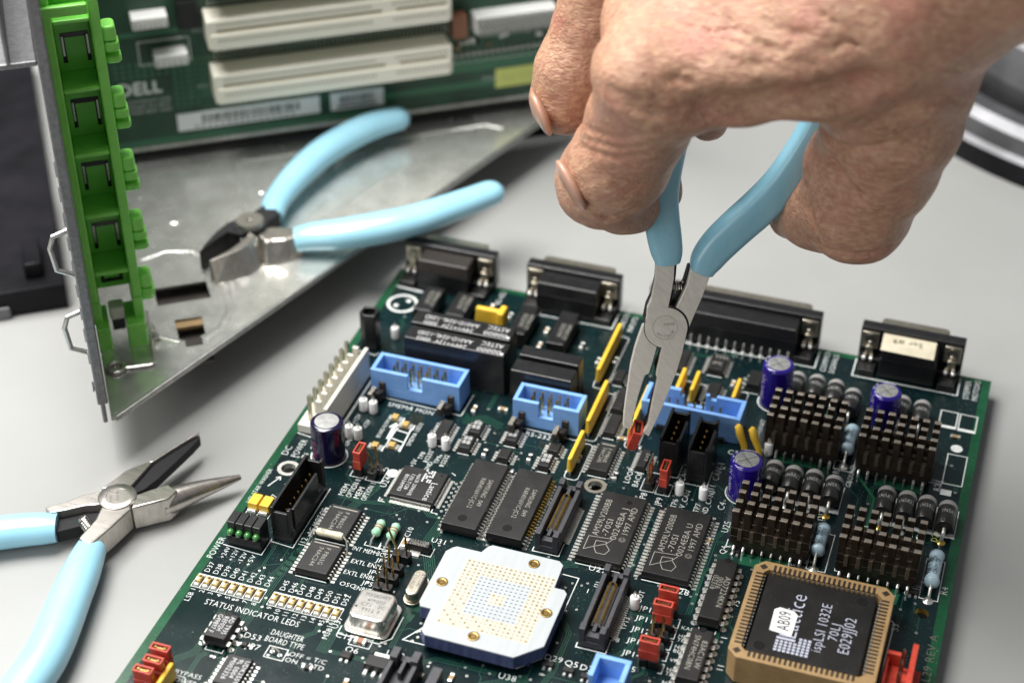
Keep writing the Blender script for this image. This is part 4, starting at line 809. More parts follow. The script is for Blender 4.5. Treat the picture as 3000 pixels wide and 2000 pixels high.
for x0, y0, x1, y1 in ((14.6, 159.4, 21.2, 173), (25.2, 160, 31.6, 173), (46.6, 157, 52.6, 173.2), (59.4, 155.6, 65.6, 173.6)):
    m = MB('black'); m.box(x0, y0, 1.0, x1, y1, 5.4, t=.3); o = put('opto_coupler', m, BOARD, .2)
    q = MB('ic_print'); q.text('HP6N137', x0+4.4, y0+11, 1.5, -90, 5.43, wd=8); q.text('0023YM', x0+2.4, y0+11, 1.5, -90, 5.43, wd=7); put('printed_marking', q, o)
m = MB('black'); cx, cy = 6.9, 143.8
pts = [(4.2, 142.6), (6.2, 141.2), (9.6, 141.8), (9.8, 145.4), (8, 147), (4.6, 146)]; inn_ = [(cx+(a-cx)*.68, cy+(b-cy)*.68) for a, b in pts]
m.prism(pts, .2, 11); ringprism(m, pts, inn_, 11, 13); put('cable_clip', m, BOARD, .2)
SILK.line([(4, 140.2), (10, 139.6), (10.8, 141)], .3, .06)
# ------------------------------------------------------------------ D-shaped port connectors along the far edge
def dport(x0, wd, label_box=False, pins=False, tape=False, bodyw=None):
    x1 = x0+wd; c = (x0+x1)/2; bw = bodyw or wd-13
    m = MB('black'); m.prism(rrect(0, 0, 1, 1, .1, 1), 0, 0.0001) if 0 else None
    m.box(x0, 184.8, .1, x1, 188.8, 12.4); m.box(x0+.5, 181.8, .1, x1-.5, 184.8, 3.4); m.box(x0+1, 176.8, .1, x0+6, 184.8, 2.2); m.box(x1-6, 176.8, .1, x1-1, 184.8, 2.2)
    m.box(c-bw/2, 177.4, .1, c+bw/2, 184.8, 7.2); 
    m.prism([(c-bw/2, 177.4), (c+bw/2, 177.4), (c+bw/2, 184.8), (c-bw/2, 184.8)], 7.2, 11.0, 'black_brown' if x0 < 20 else None, [(c-bw/2+.3, 178.0), (c+bw/2-.3, 178.0), (c+bw/2-.3, 184.8), (c-bw/2+.3, 184.8)])
    o = put('port_connector', m, BOARD, .35)
    q = MB('bracket'); q.prism(rrect(c-bw/2-2, 188.8, c+bw/2+2, 194, 1.5), 2, 10.8); put('metal_shell', q, o, .6)
    for s in (-1, 1):
        bx = x0+3.2 if s < 0 else x1-3.2
        q = MB('bracket'); q.box(bx-2.5, 184.0, 5.6, bx+2.5, 184.8, 11.2); q.box(bx-1, 182.6, 2.6, bx+1.2, 184.1, 7); q.lathe([(0, .1), (.3, .8), (1, 1.0)], (bx, 183, 7.6), 'y', 12); q.lathe([(0, 1.7), (.3, 1.7), (.3, 1.0)], (bx, 183.6, 9.0), 'y', 16, 'dull_metal')
        for e in (-1, 1): q.box(bx+e*1.0-.4, 181.6, 2.0, bx+e*1.0+.5, 182.8, 4.6); q.lathe([(-.7, .1), (-.4, .6), (0, .75), (.5, .6), (.7, .1)], (bx+e*1.1, 181.5, 3.4), 'y', 12, 'solder')
        put('mounting_bracket', q, o, .15)
    if pins:
        q = MB('tin')
        for k in range(int(bw/2.76)): q.tube([(c-bw/2+1.4+k*2.76, 177.6, 3), (c-bw/2+1.4+k*2.76, 176.9, 2.2), (c-bw/2+1.4+k*2.76, 176.8, .2)], .3); q.lathe([(0, .75), (.4, .4)], (c-bw/2+1.4+k*2.76, 176.8, .1), 'z', 8, 'solder')
        put('pin_row', q, o)
    if tape:
        q = MB('cream'); q.mat = 'tape'; q.box(c-bw/2-.4, 179.4, 11.25, c+bw/2-.6, 186.6, 11.6) if 0 else q.add([(157.8, 176.3, 11.1), (173.6, 176.1, 11.05), (173.4, 184.6, 11.4), (157.6, 184.7, 11.4)], [(0, 1, 2, 3)])
        t_ = put('label_strip', q, o); t_.modifiers.new('t', 'SOLIDIFY').thickness = .12*S
        xf = MB('dull_metal'); vs, fs, W = textgeo('Ser #9'); k = 2.2/.7
        P = []
        for a, b in vs: u_, v_ = 169.6-a*k, 182.6-b*k; P.append((u_, v_, 11.58))
        xf.add(P, fs); put('handwriting', xf, t_)
mat('tape', (.6, .55, .42), .5, col2=(.5, .45, .33), nscale=.2)
dport(2.6, 31, bodyw=17.5); dport(44.2, 30.8, bodyw=20); dport(84.6, 54, pins=True, bodyw=42); dport(150.8, 30.9, tape=True, bodyw=16.5)
for e in (SILK, TR, VIA):
    for n in e.names:
        sel = [i for i in range(len(e.f)) if e.names[e.m[i]] == n]; o = len(BB.v)
        if n not in BB.names: BB.names.append(n)
        BB.f += [tuple(o+k for k in e.f[i]) for i in sel]; BB.m += [BB.names.index(n)]*len(sel); BB.smooth += [False]*len(sel); BB.v += e.v
put('bare_board', BB, BOARD)
# ------------------------------------------------------------------ opened computer case, standing beyond the board
CO = np.array([-43.88, 76.2, 0.]); CT = R(34.6)
CX = Matrix.Translation(Vector(CO)) @ Matrix.Rotation(CT, 4, 'Z')
def K(mt): m = MB(mt); m.xf = CX; return m
def put2(name, m, parent, **k): return put(name, m, parent, **k)
def upright(m, a0, z0, a1, z1, b0, b1, mt=None): m.box(a0, b0, z0, a1, b1, z1, mt)
from mathutils.geometry import tessellate_polygon
CASE = tag(empty('computer_case', tuple(CX @ Vector((60, 90, 0)))[:2]+(TZ,)), 'opened bare-metal computer case with its upright green motherboard and green plastic card retainer', 'computer case')
def plate(m, outer, holes, z0, z1, mt=None):
    loops = [outer]+holes; flat = [p for l in loops for p in l]
    tr = tessellate_polygon([[Vector((x, y, 0)) for x, y in l] for l in loops])
    fs = []
    for t in tr:
        a, b, c = (flat[i] for i in t); s = (b[0]-a[0])*(c[1]-a[1])-(b[1]-a[1])*(c[0]-a[0]); fs.append(tuple(t) if s > 0 else tuple(t)[::-1])
    n = len(flat); m.add([(x, y, z1) for x, y in flat]+[(x, y, z0) for x, y in flat], fs+[tuple(n+i for i in f[::-1]) for f in fs], mt)
    o = 0
    for l in loops:
        k = len(l); m.add([(x, y, z) for z in (z0, z1) for x, y in l], [(i, (i+1) % k, k+(i+1) % k, k+i) for i in range(k)]+[(k+i, k+(i+1) % k, (i+1) % k, i) for i in range(k)], mt); o += k
    return m
m = K('sheet'); diag = lambda a: a*.782
plate(m, [(-.6, -.2), (.8, -.2), (182, diag(182)), (182, 145), (-.6, 145)], [[(18.7, 51.9), (35.3, 51.9), (35.1, 61.4), (18.7, 61.5)], [(24.4, 28.0), (29.6, 28.0), (29.6, 31.6), (31, 31.6), (31, 42.6), (22.8, 42.9), (22.8, 31.6), (24.4, 31.6)]], 9.2, 10.0)
tray = put('bottom_panel', m, CASE)
q = K('sheet_edge'); L = math.hypot(182, diag(182)); ux, uy = 182/L, diag(182)/L
q.tube([(0.9, .5, 9.3), (182, diag(182)+.3, 9.3)], .95, n=10)
q.add([(.6, 0, 10.0), (182, diag(182)-.2, 10), (182, diag(182)-.2, 8.4), (.6, 0, 8.4)], [(0, 1, 2, 3), (3, 2, 1, 0)]); put('folded_edge', q, tray)
q = K('sheet'); 
def ridge(pts, r, h): q.tube([(a, b, 10.0-r*.1) for a, b in pts], r, flat=h/r, n=10)
ridge([(16.4, 80), (25, 83), (34, 80.5), (39.5, 70), (40.4, 56), (40.3, 44), (36, 35), (30, 31)], 1.8, .35); ridge([(23, 31), (16.5, 36), (14.8, 45)], 1.4, .6)
ridge([(54, 96), (55, 118), (55.3, 131), (60, 132.4), (100, 132.6), (146, 134.2), (152, 130)], 1.5, .5); ridge([(44, 58), (52, 66), (75, 84), (112, 113)], 1.4, .3)
for a, b, r in ((47, 71, 2), (61, 110, 1.5), (30, 100, 2.6), (21, 118, 1.2)): q.lathe([(0, r), (.3, r*.8), (.4, .02)], (a, b, 9.95), 'z', 18)
put('pressed_rib', q, tray)
q = K('sheet_grey'); q.mat = 'sheet_brown'; mat('sheet_brown', (.10, .09, .08), .4, .8, col2=(.07, .06, .055), nscale=.3)
q.box(15, 34, 5, 37, 66, 6); q.box(22, 25, 5, 32, 34, 6); q.box(22.8, 39.4, 8.2, 31, 42.4, 9.3, 'tan'); put('under_plate', q, CASE)
# rear wall, seen along its edge
m = K('sheet_grey'); m.box(-2.9, -.6, 9.0, -1.6, 150, 150); m.box(-3.6, -1.2, 16, -.7, 1.4, 150); m.box(-13, -1, 122, -3.6, 60, 123.5); m.box(-11, -1.4, 123.5, -9.8, 60, 150)
wall = put('rear_wall', m, CASE, bevel=.4)
q = K('sheet_edge')
for k in range(9): q.box(-4.0, -.3, 30+k*7.5, -3.5, .7, 34+k*7.5)  # bright steel tabs added in place of the highlights on punched slots
q.lathe([(0, 1.6), (.5, 1.2), (.6, .02)], (-4.2, 4, 19), 'x', 14); put('slot_glint_tab', q, wall)
for z in (46, 72):
    q = K('sheet_edge'); q.tube([(-3, 3, z), (-7.5, 3, z-1.5), (-8.8, 3, z-5), (-8, 3, z-12), (-3.4, 3, z-14.5)], .75, n=8); put('wire_loop', q, wall)
# green card retainer standing against the rear wall
G = K('green_plastic'); b0, b1 = 29, 42; za, zb = 14.5, 150
G.box(-1.0, b0, 30, 1.5, b1, zb); G.box(11.1, b0, 30, 13.9, b1, zb); G.box(1.5, b1-1.4, 27, 11.1, b1, zb)
steps = [39.8, 59.2, 78.9, 98.8, 119]
for z in steps: G.box(1.5, b0+.3, z-1.2, 11.1, b1-1.4, z)
G.box(-1.0, b0, 22, 1.8, b1, 30); G.box(10.9, b0, 22, 13.9, b1, 30); G.box(-.6, b0-3, 14.5, 3.4, b1-3, 22.5); G.box(8.2, b0-3, 14.5, 13.7, b1-3, 22.5)
G.box(-3, b0-2, 121, 11, b0, 124)
ret = put('card_retainer', G, CASE, bevel=.45)
for i, z in enumerate([36.6, 56.2, 76, 95.8, 115.8]):
    q = K('green_plastic')
    for zz, hh, e in ((z-4.6, 4.4, 17.4), (z-7.8, 3.0, 17.9)): q.prism(rrect(13.6, b0+.6, e, b0+6.5, 1.4, 4), zz, zz+hh)
    q.prism(rrect(13.6, b0+3.2, 17.6, b0+9.5, 1.4, 4), z-10.6, z-3)
    if i: q.prism(rrect(13.6, b0+1.2, 18.1, b0+7, 1.4, 4), z-11.4, z-9.2)
    put('release_tab', q, ret, bevel=.7, seg=3)
for i in range(5):
    z = [27.6, 40.2, 60.2, 80.4, 100.4][i]; q = K('dimple'); y = b1-1.5
    def bar(a0, z0, a1, z1, mt='dimple', d=0): q.box(a0, y-.12-d, z0, a1, y+.05, z1, mt)
    if i: bar(3.0, z+1, 4.1, z+9.2); bar(9.4, z+1, 10.5, z+9.2); bar(3.0, z+8.4, 10.5, z+9.8); bar(3.2, z+3, 3.7, z+8.8, 'sheet_edge', .05); bar(9.8, z+3, 10.3, z+8.8, 'sheet_edge', .05)
    else: bar(3.2, z+2.5, 4.2, z+9); bar(8.6, z+2.5, 9.6, z+9); bar(3.2, z+1.6, 9.6, z+2.8)
    put('latch_slot', q, ret)
q = K('white_plastic'); q.prism(rrect(3.9, b0+1, 8.3, b0+6, 1), 22.4, 26.4); q.box(4.3, b0+2, 18, 8, b0+7, 22.4, 'black'); put('white_peg', q, CASE, bevel=.4)
q = K('steel_shiny'); q.tube([(15, 44, 14), (14.9, 37, 13), (14.4, 24, 10.7), (14.2, 21.6, 10.6), (13, 21.2, 10.6), (6.0, 21.6, 10.6)], .55, n=8)
q.tube([(3.1+2.6*math.cos(a*.45), 22.6+2.6*math.sin(a*.45), 10.7) for a in range(15)], .6, n=8); q.lathe([(0, 1.3), (.8, 1.1), (1.6, .4)], (15.6, 37.5, 12), 'z', 14); q.lathe([(0, 1.3), (.8, 1.1), (1.6, .4)], (16.2, 34.2, 11.4), 'z', 14); put('spring_wire', q, CASE)
# upright motherboard
MBD = K('mb'); MBD.box(15.5, 141, 16, 190, 142.4, 112); mbo = empty('motherboard', tuple(CX @ Vector((100, 141, 16)))); mbo.parent = CASE; mbo.location = Vector(WP['motherboard']-WP['computer_case'])*S
q = K('sheet_grey'); q.box(-1.6, 146, 10, 200, 147, 115); put('side_panel', q, CASE); q = K('sheet_edge'); q.box(15.5, 140.6, 14.4, 182, 142.6, 15.9); q.box(15.5, 140.9, 10, 182, 142.4, 12.6, 'black'); put('board_edge_rail', q, CASE)
def face_text(q, t, a, z, h, b=140.9, wd=None):
    vs, fs, W = textgeo(t); k = h/.7; kx = k if wd is None else wd/W
    q.add([(a+x*kx, b, z+y*k) for x, y in vs], fs)
q = K('mb_lines')
for i in range(12):
    for j in range(9):
        a, z = 19+i*2.4, 46.5-j*2.1
        if 18 < a < 38 and z < 42: continue
        q.box(a, 140.92, z, a+1.2, 141, z+1.3)
for i in range(8):
    for j in range(8): q.box(39+i*1.7, 140.92, 46-j*2, 39.9+i*1.7, 141, 47.2-j*2)
q.box(100, 140.93, 21.5, 182, 141, 24); q.box(112, 140.93, 28, 182, 141, 33); q.box(20, 140.93, 57.5, 49, 141, 59)
q.box(15.5, 140.93, 16, 110, 141, 18.4); MP = q
q = K('silk')
for dx, dz in ((0, 0), (.35, 0), (.7, 0), (.35, .35), (.35, -.3)): face_text(q, 'DELL', 19.2+dx, 36.2+dz, 4.5, b=140.9-dx*.02-dz*.02, wd=14.8)
for k, (t, z) in enumerate((('COPYRIGHT 2000', 32.8), ('MADE IN 0001', 30.8), ('PWB REV A00', 28.8))): face_text(q, t, 21.8, z, 1.3, wd=15)
q.line([(0, 0), (1, 0)], .01, -5) if 0 else None
for x0, z0, x1, z1 in ((27.9, 46.6, 45, 55.2),):
    for s in ((x0, z0, x1, z0+.35), (x0, z1, x1, z1+.35), (x0, z0, x0+.35, z1), (x1, z0, x1+.35, z1)): q.box(s[0], 140.9, s[1], s[2], 141, s[3])
face_text(q, 'PCI1', 46.2, 35.6, 1.3); face_text(q, 'PCI2', 46.5, 56.4, 1.3); face_text(q, 'PWR', 147.5, 23.6, 1.6)
for k in range(11): face_text(q, 'C%d' % (21+k), 136.8+k*3.3, 31.5, 1.2)

for e in (MP, q):
    for i, f in enumerate(e.f):
        n = e.names[e.m[i]]
        if n not in MBD.names: MBD.names.append(n)
        MBD.m.append(MBD.names.index(n)); MBD.f.append(tuple(len(MBD.v)+k for k in f)); MBD.smooth.append(False)
    MBD.v += e.v
put('bare_board', MBD, mbo)
for i, (z, a0, a1) in enumerate(((34.4, 51.0, 133.8), (54.6, 50.6, 134), (74.8, 50.4, 134))):
    q = K('pci'); q.box(a0, 130, z, a1, 141, z+10.4); q.box(a0+1, 129.2, z-.1, a1-1, 130, z+5.6)
    o = put('expansion_slot', q, mbo, bevel=.5)
    q = K('pci_slot'); q.box(a0+3, 129.9, z+6.2, a0+59, 130.1, z+7.0); q.box(a0+64, 129.9, z+6.2, a1-2, 130.1, z+7.0)
    for k in range(58):
        a = a0+3.4+k*1.35
        if 56 < a-a0 < 62: continue
        q.box(a, 129.9, z+8.3, a+.6, 130.0-.06, z+9.1); q.box(a, 129.1, z+3, a+.6, 129.18, z+3.8)
    put('contact_row', q, o)
    q = K('solder')
    for k in range(56): a = a0+2+k*1.48; q.box(a, 139.6, z+11.9, a+.5, 141, z+12.4); q.box(a, 139.6, z+13.8, a+.5, 141, z+14.3); q.box(a, 139.6, z+16.6, a+.4, 141, z+17)
    put('solder_row', q, o)
def lbl(a0, z0, a1, z1, mt, bars):
    q = K(mt); q.box(a0, 140.8, z0, a1, 141, z1); o = put('bar_code_label' if bars else 'yellow_label', q, mbo)
    if bars:
        q = K('ink'); random.seed(int(a0)); a = a0+(a1-a0)*.17; e = a0+(a1-a0)*.84
        while a < e: w_ = random.choice([.25, .4, .7]); q.box(a, 140.74, z0+(z1-z0)*.34, a+w_, 140.81, z1-1.2); a += w_+random.choice([.3, .5])
        for k in range(16): q.box(a0+(a1-a0)*(.12+.045*k), 140.74, z0+.8, a0+(a1-a0)*(.12+.045*k)+.9, 140.81, z0+1.6)
        put('bar_code', q, o)
    else: q = K('lime'); face_text(q, 'INTEL INSIDE'[:0]+'AA 27164', a0+2.4, z0+2.4, 2.6, 140.75); put('printed_marking', q, o)
lbl(38, 20.0, 88, 26.6, 'label_white', True); lbl(91.8, 19.9, 111, 26.6, 'label_white', True); lbl(152.3, 20.1, 176, 27.6, 'label_yellow', False)
def hdr(a0, z0, a1, z1, n, rows):
    q = K('white_plastic'); q.mat = 'mbwhite'; q.box(a0, 134, z0, a1, 141, z1); o = put('white_header', q, mbo, bevel=.3)
    q = K('sheet_edge')
    for r in range(rows):
        for k in range(n): a = a0+.9+k*(a1-a0-1.8)/(n-1); z = z0+(z1-z0)*(r+.5)/rows; q.box(a-.35, 130.5, z-.35, a+.35, 134, z+.35)
    put('pin_row', q, o)
mat('mbwhite', (.8, .8, .78), .4)
hdr(32.6, 48.6, 43.8, 52.6, 6, 1); hdr(26.8, 63, 38.6, 67, 7, 1); hdr(143.4, 45.6, 173.4, 52, 17, 3)
q = K('brown'); q.box(135.8, 136, 43.8, 141, 141, 52.5); put('ceramic_block', q, mbo, bevel=.4)
random.seed(5)
for k in range(26):
    a, z = random.uniform(137, 186), random.uniform(37, 50); q = K(random.choice(['ic', 'tan', 'dull_metal', 'mbwhite'])); w_ = random.uniform(.8, 2); q.box(a, 139.8, z, a+w_, 141, z+random.uniform(.7, 1.4)); put('chip_resistor', q, mbo)
q = K('black'); q.box(42, 138, 59, 49, 141, 69); put('square_chip', q, mbo, bevel=.3)
q = K('solder')
for k in range(15):
    a = 137.5+k*2.25; z = 35.2+k*.02; q.lathe([(-1.6, .2), (-1.2, .6), (0, .85)], (a, 141, z), 'y', 10)
    if k < 3: q.lathe([(-2, .3), (-1.2, .9), (0, 1)], (a+2, 141, z+5), 'y', 10)
put('solder_joint_row', q, mbo)
# black plastic panels lying under and behind the case
m = K('casing_black'); m.box(-96, 82, TZ, -8, 250, 3.5); m.box(-96, 80.6, TZ, -26, 82, -1.5, 'chrome'); m.box(-34, 84, 3.5, -30.5, 150, 7); m.box(-60, 100, 3.5, -44, 118, 5.5); m.lathe([(0, 8), (1.2, 7), (1.3, .1)], (-52, 140, 3.5), 'z', 24); m.box(-20, 88, 3.5, -14, 105, 9)
tag(put('black_cover', m, None, bevel=.8), 'black plastic cover lying flat at the left edge behind the metal case wall', 'plastic cover')
m = K('casing_black'); m.box(12, 148, TZ, 212, 230, 8); m.box(12, 146.8, TZ, 212, 148, 3); m.lathe([(0, 1.8), (.4, 1.6), (.5, .1)], (176, 157, 8), 'z', 20); m.mat = 'casing_black'
tag(put('black_front_panel', m, None, bevel=1.2), 'dark plastic panel on which the case rests, its edge showing beside the fingers', 'plastic panel')
# polished metal housing at the right edge
m = MB('chrome')
prof = [(0, -6, 'casing_black'), (0, 2.5, 'casing_black'), (3, 4, 'chrome'), (5, 10, 'chrome'), (9, 13, 'chrome'), (16, 14, 'chrome'), (17, 10, 'casing_black'), (21, 10, 'casing_black'), (22, 20, 'chrome'), (28, 32, 'chrome'), (40, 40, 'chrome'), (90, 44, 'chrome')]
N = 28; C0 = np.array([262., 398.]); 
for i in range(len(prof)-1):
    vs = []
    for k in range(N+1):
        a = R(165+100*k/N)
        for pr in (prof[i], prof[i+1]): rr = 138-pr[0]; vs.append((C0[0]+rr*math.cos(a), C0[1]+rr*.72*math.sin(a), pr[1]))
    m.add(vs, [(2*k, 2*k+2, 2*k+3, 2*k+1) for k in range(N)], prof[i+1][2] if prof[i][2] == prof[i+1][2] else 'chrome', True)
tag(put('polished_housing', m, None), 'shiny curved metal housing with a black base at the right edge behind the wrist', 'metal housing')
# ------------------------------------------------------------------ hand tools
def extr(m, pts, z0, z1, mt=None): return m.prism(pts, z0, z1, mt)
def smoothpath(P, n=6):
    P = [np.array(p, float) for p in P]; out = []
    for i in range(len(P)-1):
        p0 = P[max(i-1, 0)]; p1 = P[i]; p2 = P[i+1]; p3 = P[min(i+2, len(P)-1)]
        for k in range(n):
            t = k/n; out.append(.5*((2*p1)+(-p0+p2)*t+(2*p0-5*p1+4*p2-p3)*t*t+(-p0+3*p1-3*p2+p3)*t**3))
    return out+[P[-1]]
def grip(m, path, rr, flat=.8, n=20, mt=None):
    """tapered soft sleeve along a path: rr = radii at the path points, rounded far end"""
    P = smoothpath(path, 6); r = [float(x[0]) for x in smoothpath([(a, 0) for a in rr], 6)]
    d = P[-1]-P[-2]; d = d/np.linalg.norm(d); e = r[-1]
    for t in (.35, .6, .8, .93, 1.0): P.append(P[-1]*0+P[len(smoothpath(path, 6))-1]+d*e*t); r.append(e*math.sqrt(max(0.0004, 1-t*t)))
    m.tube([tuple(p) for p in P], r, mt, n, True, flat)
# diagonal cutters lying on the case panel
CUT = tag(empty('diagonal_cutters', (-20, 190, 10)), 'side-cutting pliers with long open pale blue grips resting on the metal case panel', 'cutters')
z = 15.5
q = MB('steel_shiny'); q.prism([(-50.5, 172.2), (-53.2, 169.5), (-54.6, 163.1), (-54.4, 156.2), (-53.4, 150.5), (-52.4, 154.4), (-50.8, 160.8), (-49.5, 164.4), (-47.0, 166.9)], z-5, z+2.2, 'steel_dark', [(-50.3, 172), (-52.6, 169.3), (-53.6, 163.1), (-53.8, 156.2), (-53.4, 150.6), (-52.6, 154.4), (-51.2, 160.8), (-50, 164.4), (-47.4, 166.7)])
put('jaw', q, CUT, .3)
q = MB('steel_tool'); q.prism([(-43.2, 166), (-45.2, 160.2), (-47.2, 153.7), (-48.2, 146.4), (-46.0, 146.2), (-41.4, 149.7), (-37.7, 153.6), (-36.4, 158.7), (-37.6, 164.3)], z-6, z+2.6, None, [(-42.8, 165.6), (-43.0, 160.2), (-44.6, 154.2), (-47.9, 146.9), (-47.4, 147.0), (-43.8, 151.8), (-41.4, 155.6), (-40.2, 159), (-40.0, 164.4)])
q.box(-49.6, 163.8, z+2, -44.6, 165.4, z+2.5, 'steel_dark'); put('jaw', q, CUT, .35)
q = MB('steel_dark'); q.prism([(-48.6, 175.5), (-47.0, 180.3), (-45.6, 186.0), (-39.0, 180.0), (-40.5, 174.2), (-43, 170)], z-5, z+2); put('handle_tang', q, CUT, .4)
q = MB('steel_tool'); q.prism([(-43.0, 169.8), (-39.2, 174.5), (-35, 177.1), (-30.0, 176.6), (-25.9, 169.8), (-29.3, 165.0), (-33.2, 161.5), (-36, 160.0), (-40, 164)], z-5.5, z+1.4, None, [(-43.0, 169.8), (-39.2, 172.5), (-36, 173.6), (-30.6, 174.6), (-27.9, 169.8), (-31.3, 167.0), (-34.8, 165.6), (-36.6, 163.8), (-40, 166)]); put('handle_tang', q, CUT, .9, seg=3)
q = MB('steel_tool'); q.lathe([(0, 5.6), (2.6, 5.6)], (-45.2, 170.6, z), 'z', 32, 'steel_dark'); q.lathe([(0, 4.7), (3.6, 4.7), (4.0, 4.4), (4.0, 1.1), (3.6, .9), (3.6, .02)], (-45.2, 170.6, z), 'z', 32); q.box(-45.9, 170.2, z+3.5, -44.5, 171, z+3.66, 'ink'); put('rivet', q, CUT)
q = MB('grip'); grip(q, [(-43.2, 181.5, z-1), (-44.6, 190, z), (-44.2, 204, z+1), (-41.6, 219, z+2), (-37, 232, z+2.5), (-31.6, 241.5, z+3), (-25.5, 248.5, z+3)], [4.2, 4.6, 5.3, 5.7, 5.8, 5.7, 5.2], .76); put('grip', q, CUT)
q = MB('grip'); grip(q, [(-29.5, 171.2, z-1), (-24.4, 173.4, z), (-15, 176.6, z+1), (-5, 182, z+2), (4, 189, z+2.5), (13.5, 199.5, z+3), (22.4, 211.6, z+3)], [4.8, 5.6, 6.2, 6.4, 6.1, 5.7, 5.2], .76); put('grip', q, CUT)
# long-nose pliers at the left
LN = tag(empty('long_nose_pliers', (-30, 50, TZ)), 'open long-nose pliers with pale blue grips lying on the bench at the lower left', 'pliers')
z = 3.5; dz = 8
def jaw(m, pts, z0, z1, k=.0): m.prism(pts, z0, z1)
q = MB('steel_tool'); q.prism([(-36.6, 54.4), (-34.9, 59.3), (-33.9, 63.2), (-32.2, 65.8), (-29.9, 68.4), (-28.7, 69.3), (-29.4, 57.8)], z-dz+2, z)
q.prism([(-29.9, 68.4), (-27.2, 75.2), (-24.6, 80.8), (-22.3, 85.6), (-22.0, 85.0), (-23.9, 80.9), (-26.2, 75.6), (-28.7, 69.3)], z-4.4, z-.2)
q.prism([(-29.35, 57.8), (-28.65, 69.3), (-26.15, 75.6), (-23.85, 80.9), (-21.95, 85.0), (-21.5, 84.2), (-21.9, 80), (-23.2, 72), (-24.5, 64.5), (-26, 59.2), (-27.5, 57)], z-4.2, z-1.3, 'steel_dark')
put('jaw', q, LN, .3)
q = MB('steel_tool'); q.prism([(-24.9, 49.8), (-26.3, 55.2), (-23.0, 58.9), (-20.0, 61.9), (-16.2, 60.4), (-17.2, 56.2)], z-dz, z)
P = smoothpath([(-20.6, 58.0, -.6), (-17.6, 61.4, -.6), (-13.2, 66.6, -.7), (-9.0, 71.2, -.9), (-5.0, 75.6, -1.1)], 5); RR = [float(x[0]) for x in smoothpath([(3.9, 0), (3.6, 0), (2.7, 0), (1.8, 0), (.8, 0)], 5)]; q.tube([tuple(p) for p in P], RR, 'steel_tool', 18)
put('jaw', q, LN, .45)
q = MB('steel_tool'); q.prism([(-36.4, 53.9), (-40.6, 50.6), (-42.8, 47.4), (-47.6, 42.9), (-45.2, 41.6), (-41.6, 44), (-37.6, 47.2), (-33, 49.4), (-30, 50)], z-dz+1, z-.4); q.prism([(-45.2, 41.4), (-41.6, 43.8), (-37.6, 47.0), (-33, 49.2), (-31.6, 46.8), (-36, 42.2), (-41.4, 37.6)], z-dz+1, z-3, 'steel_dark'); put('handle_tang', q, LN, .35)
q = MB('steel_tool'); q.prism([(-33, 48.6), (-31.9, 42.6), (-32.5, 34.8), (-28.3, 33.2), (-26.4, 41.2), (-24.9, 49.8), (-27, 53)], z-dz+.5, z); put('handle_tang', q, LN, .5)
q = MB('steel_tool'); q.lathe([(-6, 5.3), (.25, 5.3), (.5, 5.0), (.5, 3.1), (.4, 3.0), (.4, .02)], (-30.6, 52.6, z), 'z', 40)
p = put('rivet', q, LN, 0)
q = MB('dull_metal'); q.mat = 'etched'; mat('etched', (.16, .12, .1), .5, .3)
q.text('Xcelite', -31.8, 54.3, .8, -60, z+.5, wd=3.8); q.text('Weller', -32.6, 52, .7, -60, z+.5, wd=3); put('printed_marking', q, p)
def spring(m, a, b, r, turns, wire, mt='spring'):
    a, b = np.array(a, float), np.array(b, float); d = b-a; L = np.linalg.norm(d); d /= L; u = np.cross(d, (0, 0, 1)); u /= np.linalg.norm(u); v = np.cross(d, u); N = turns*12
    m.tube([tuple(a+d*L*k/N+(u*math.cos(2*math.pi*k/12)+v*math.sin(2*math.pi*k/12))*r) for k in range(N+1)], wire, mt, 6)
q = MB('spring'); spring(q, (-37.2, 44.4, 0.4), (-33, 41.4, .4), 1.5, 6, .32); put('spring', q, LN)
q = MB('grip'); grip(q, [(-42.6, 40.2, -.6), (-46, 38.8, -.6), (-52, 36.0, -.6), (-62, 30, -.6), (-75, 20, -.6)], [4.3, 4.8, 5.1, 5.2, 5.1], .84); put('grip', q, LN)
q = MB('grip'); grip(q, [(-29.8, 36.0, -.4), (-28.8, 31.2, -.4), (-27.3, 25, -.4), (-25.6, 17.3, -.4), (-23.6, 9.3, -.4), (-21.7, 1.2, -.4), (-20.6, -7, -.4), (-20.6, -18, -.4), (-22, -32, -.4)], [4.2, 4.8, 5.3, 5.6, 5.8, 5.9, 6.0, 5.9, 5.6], .86); put('grip', q, LN)
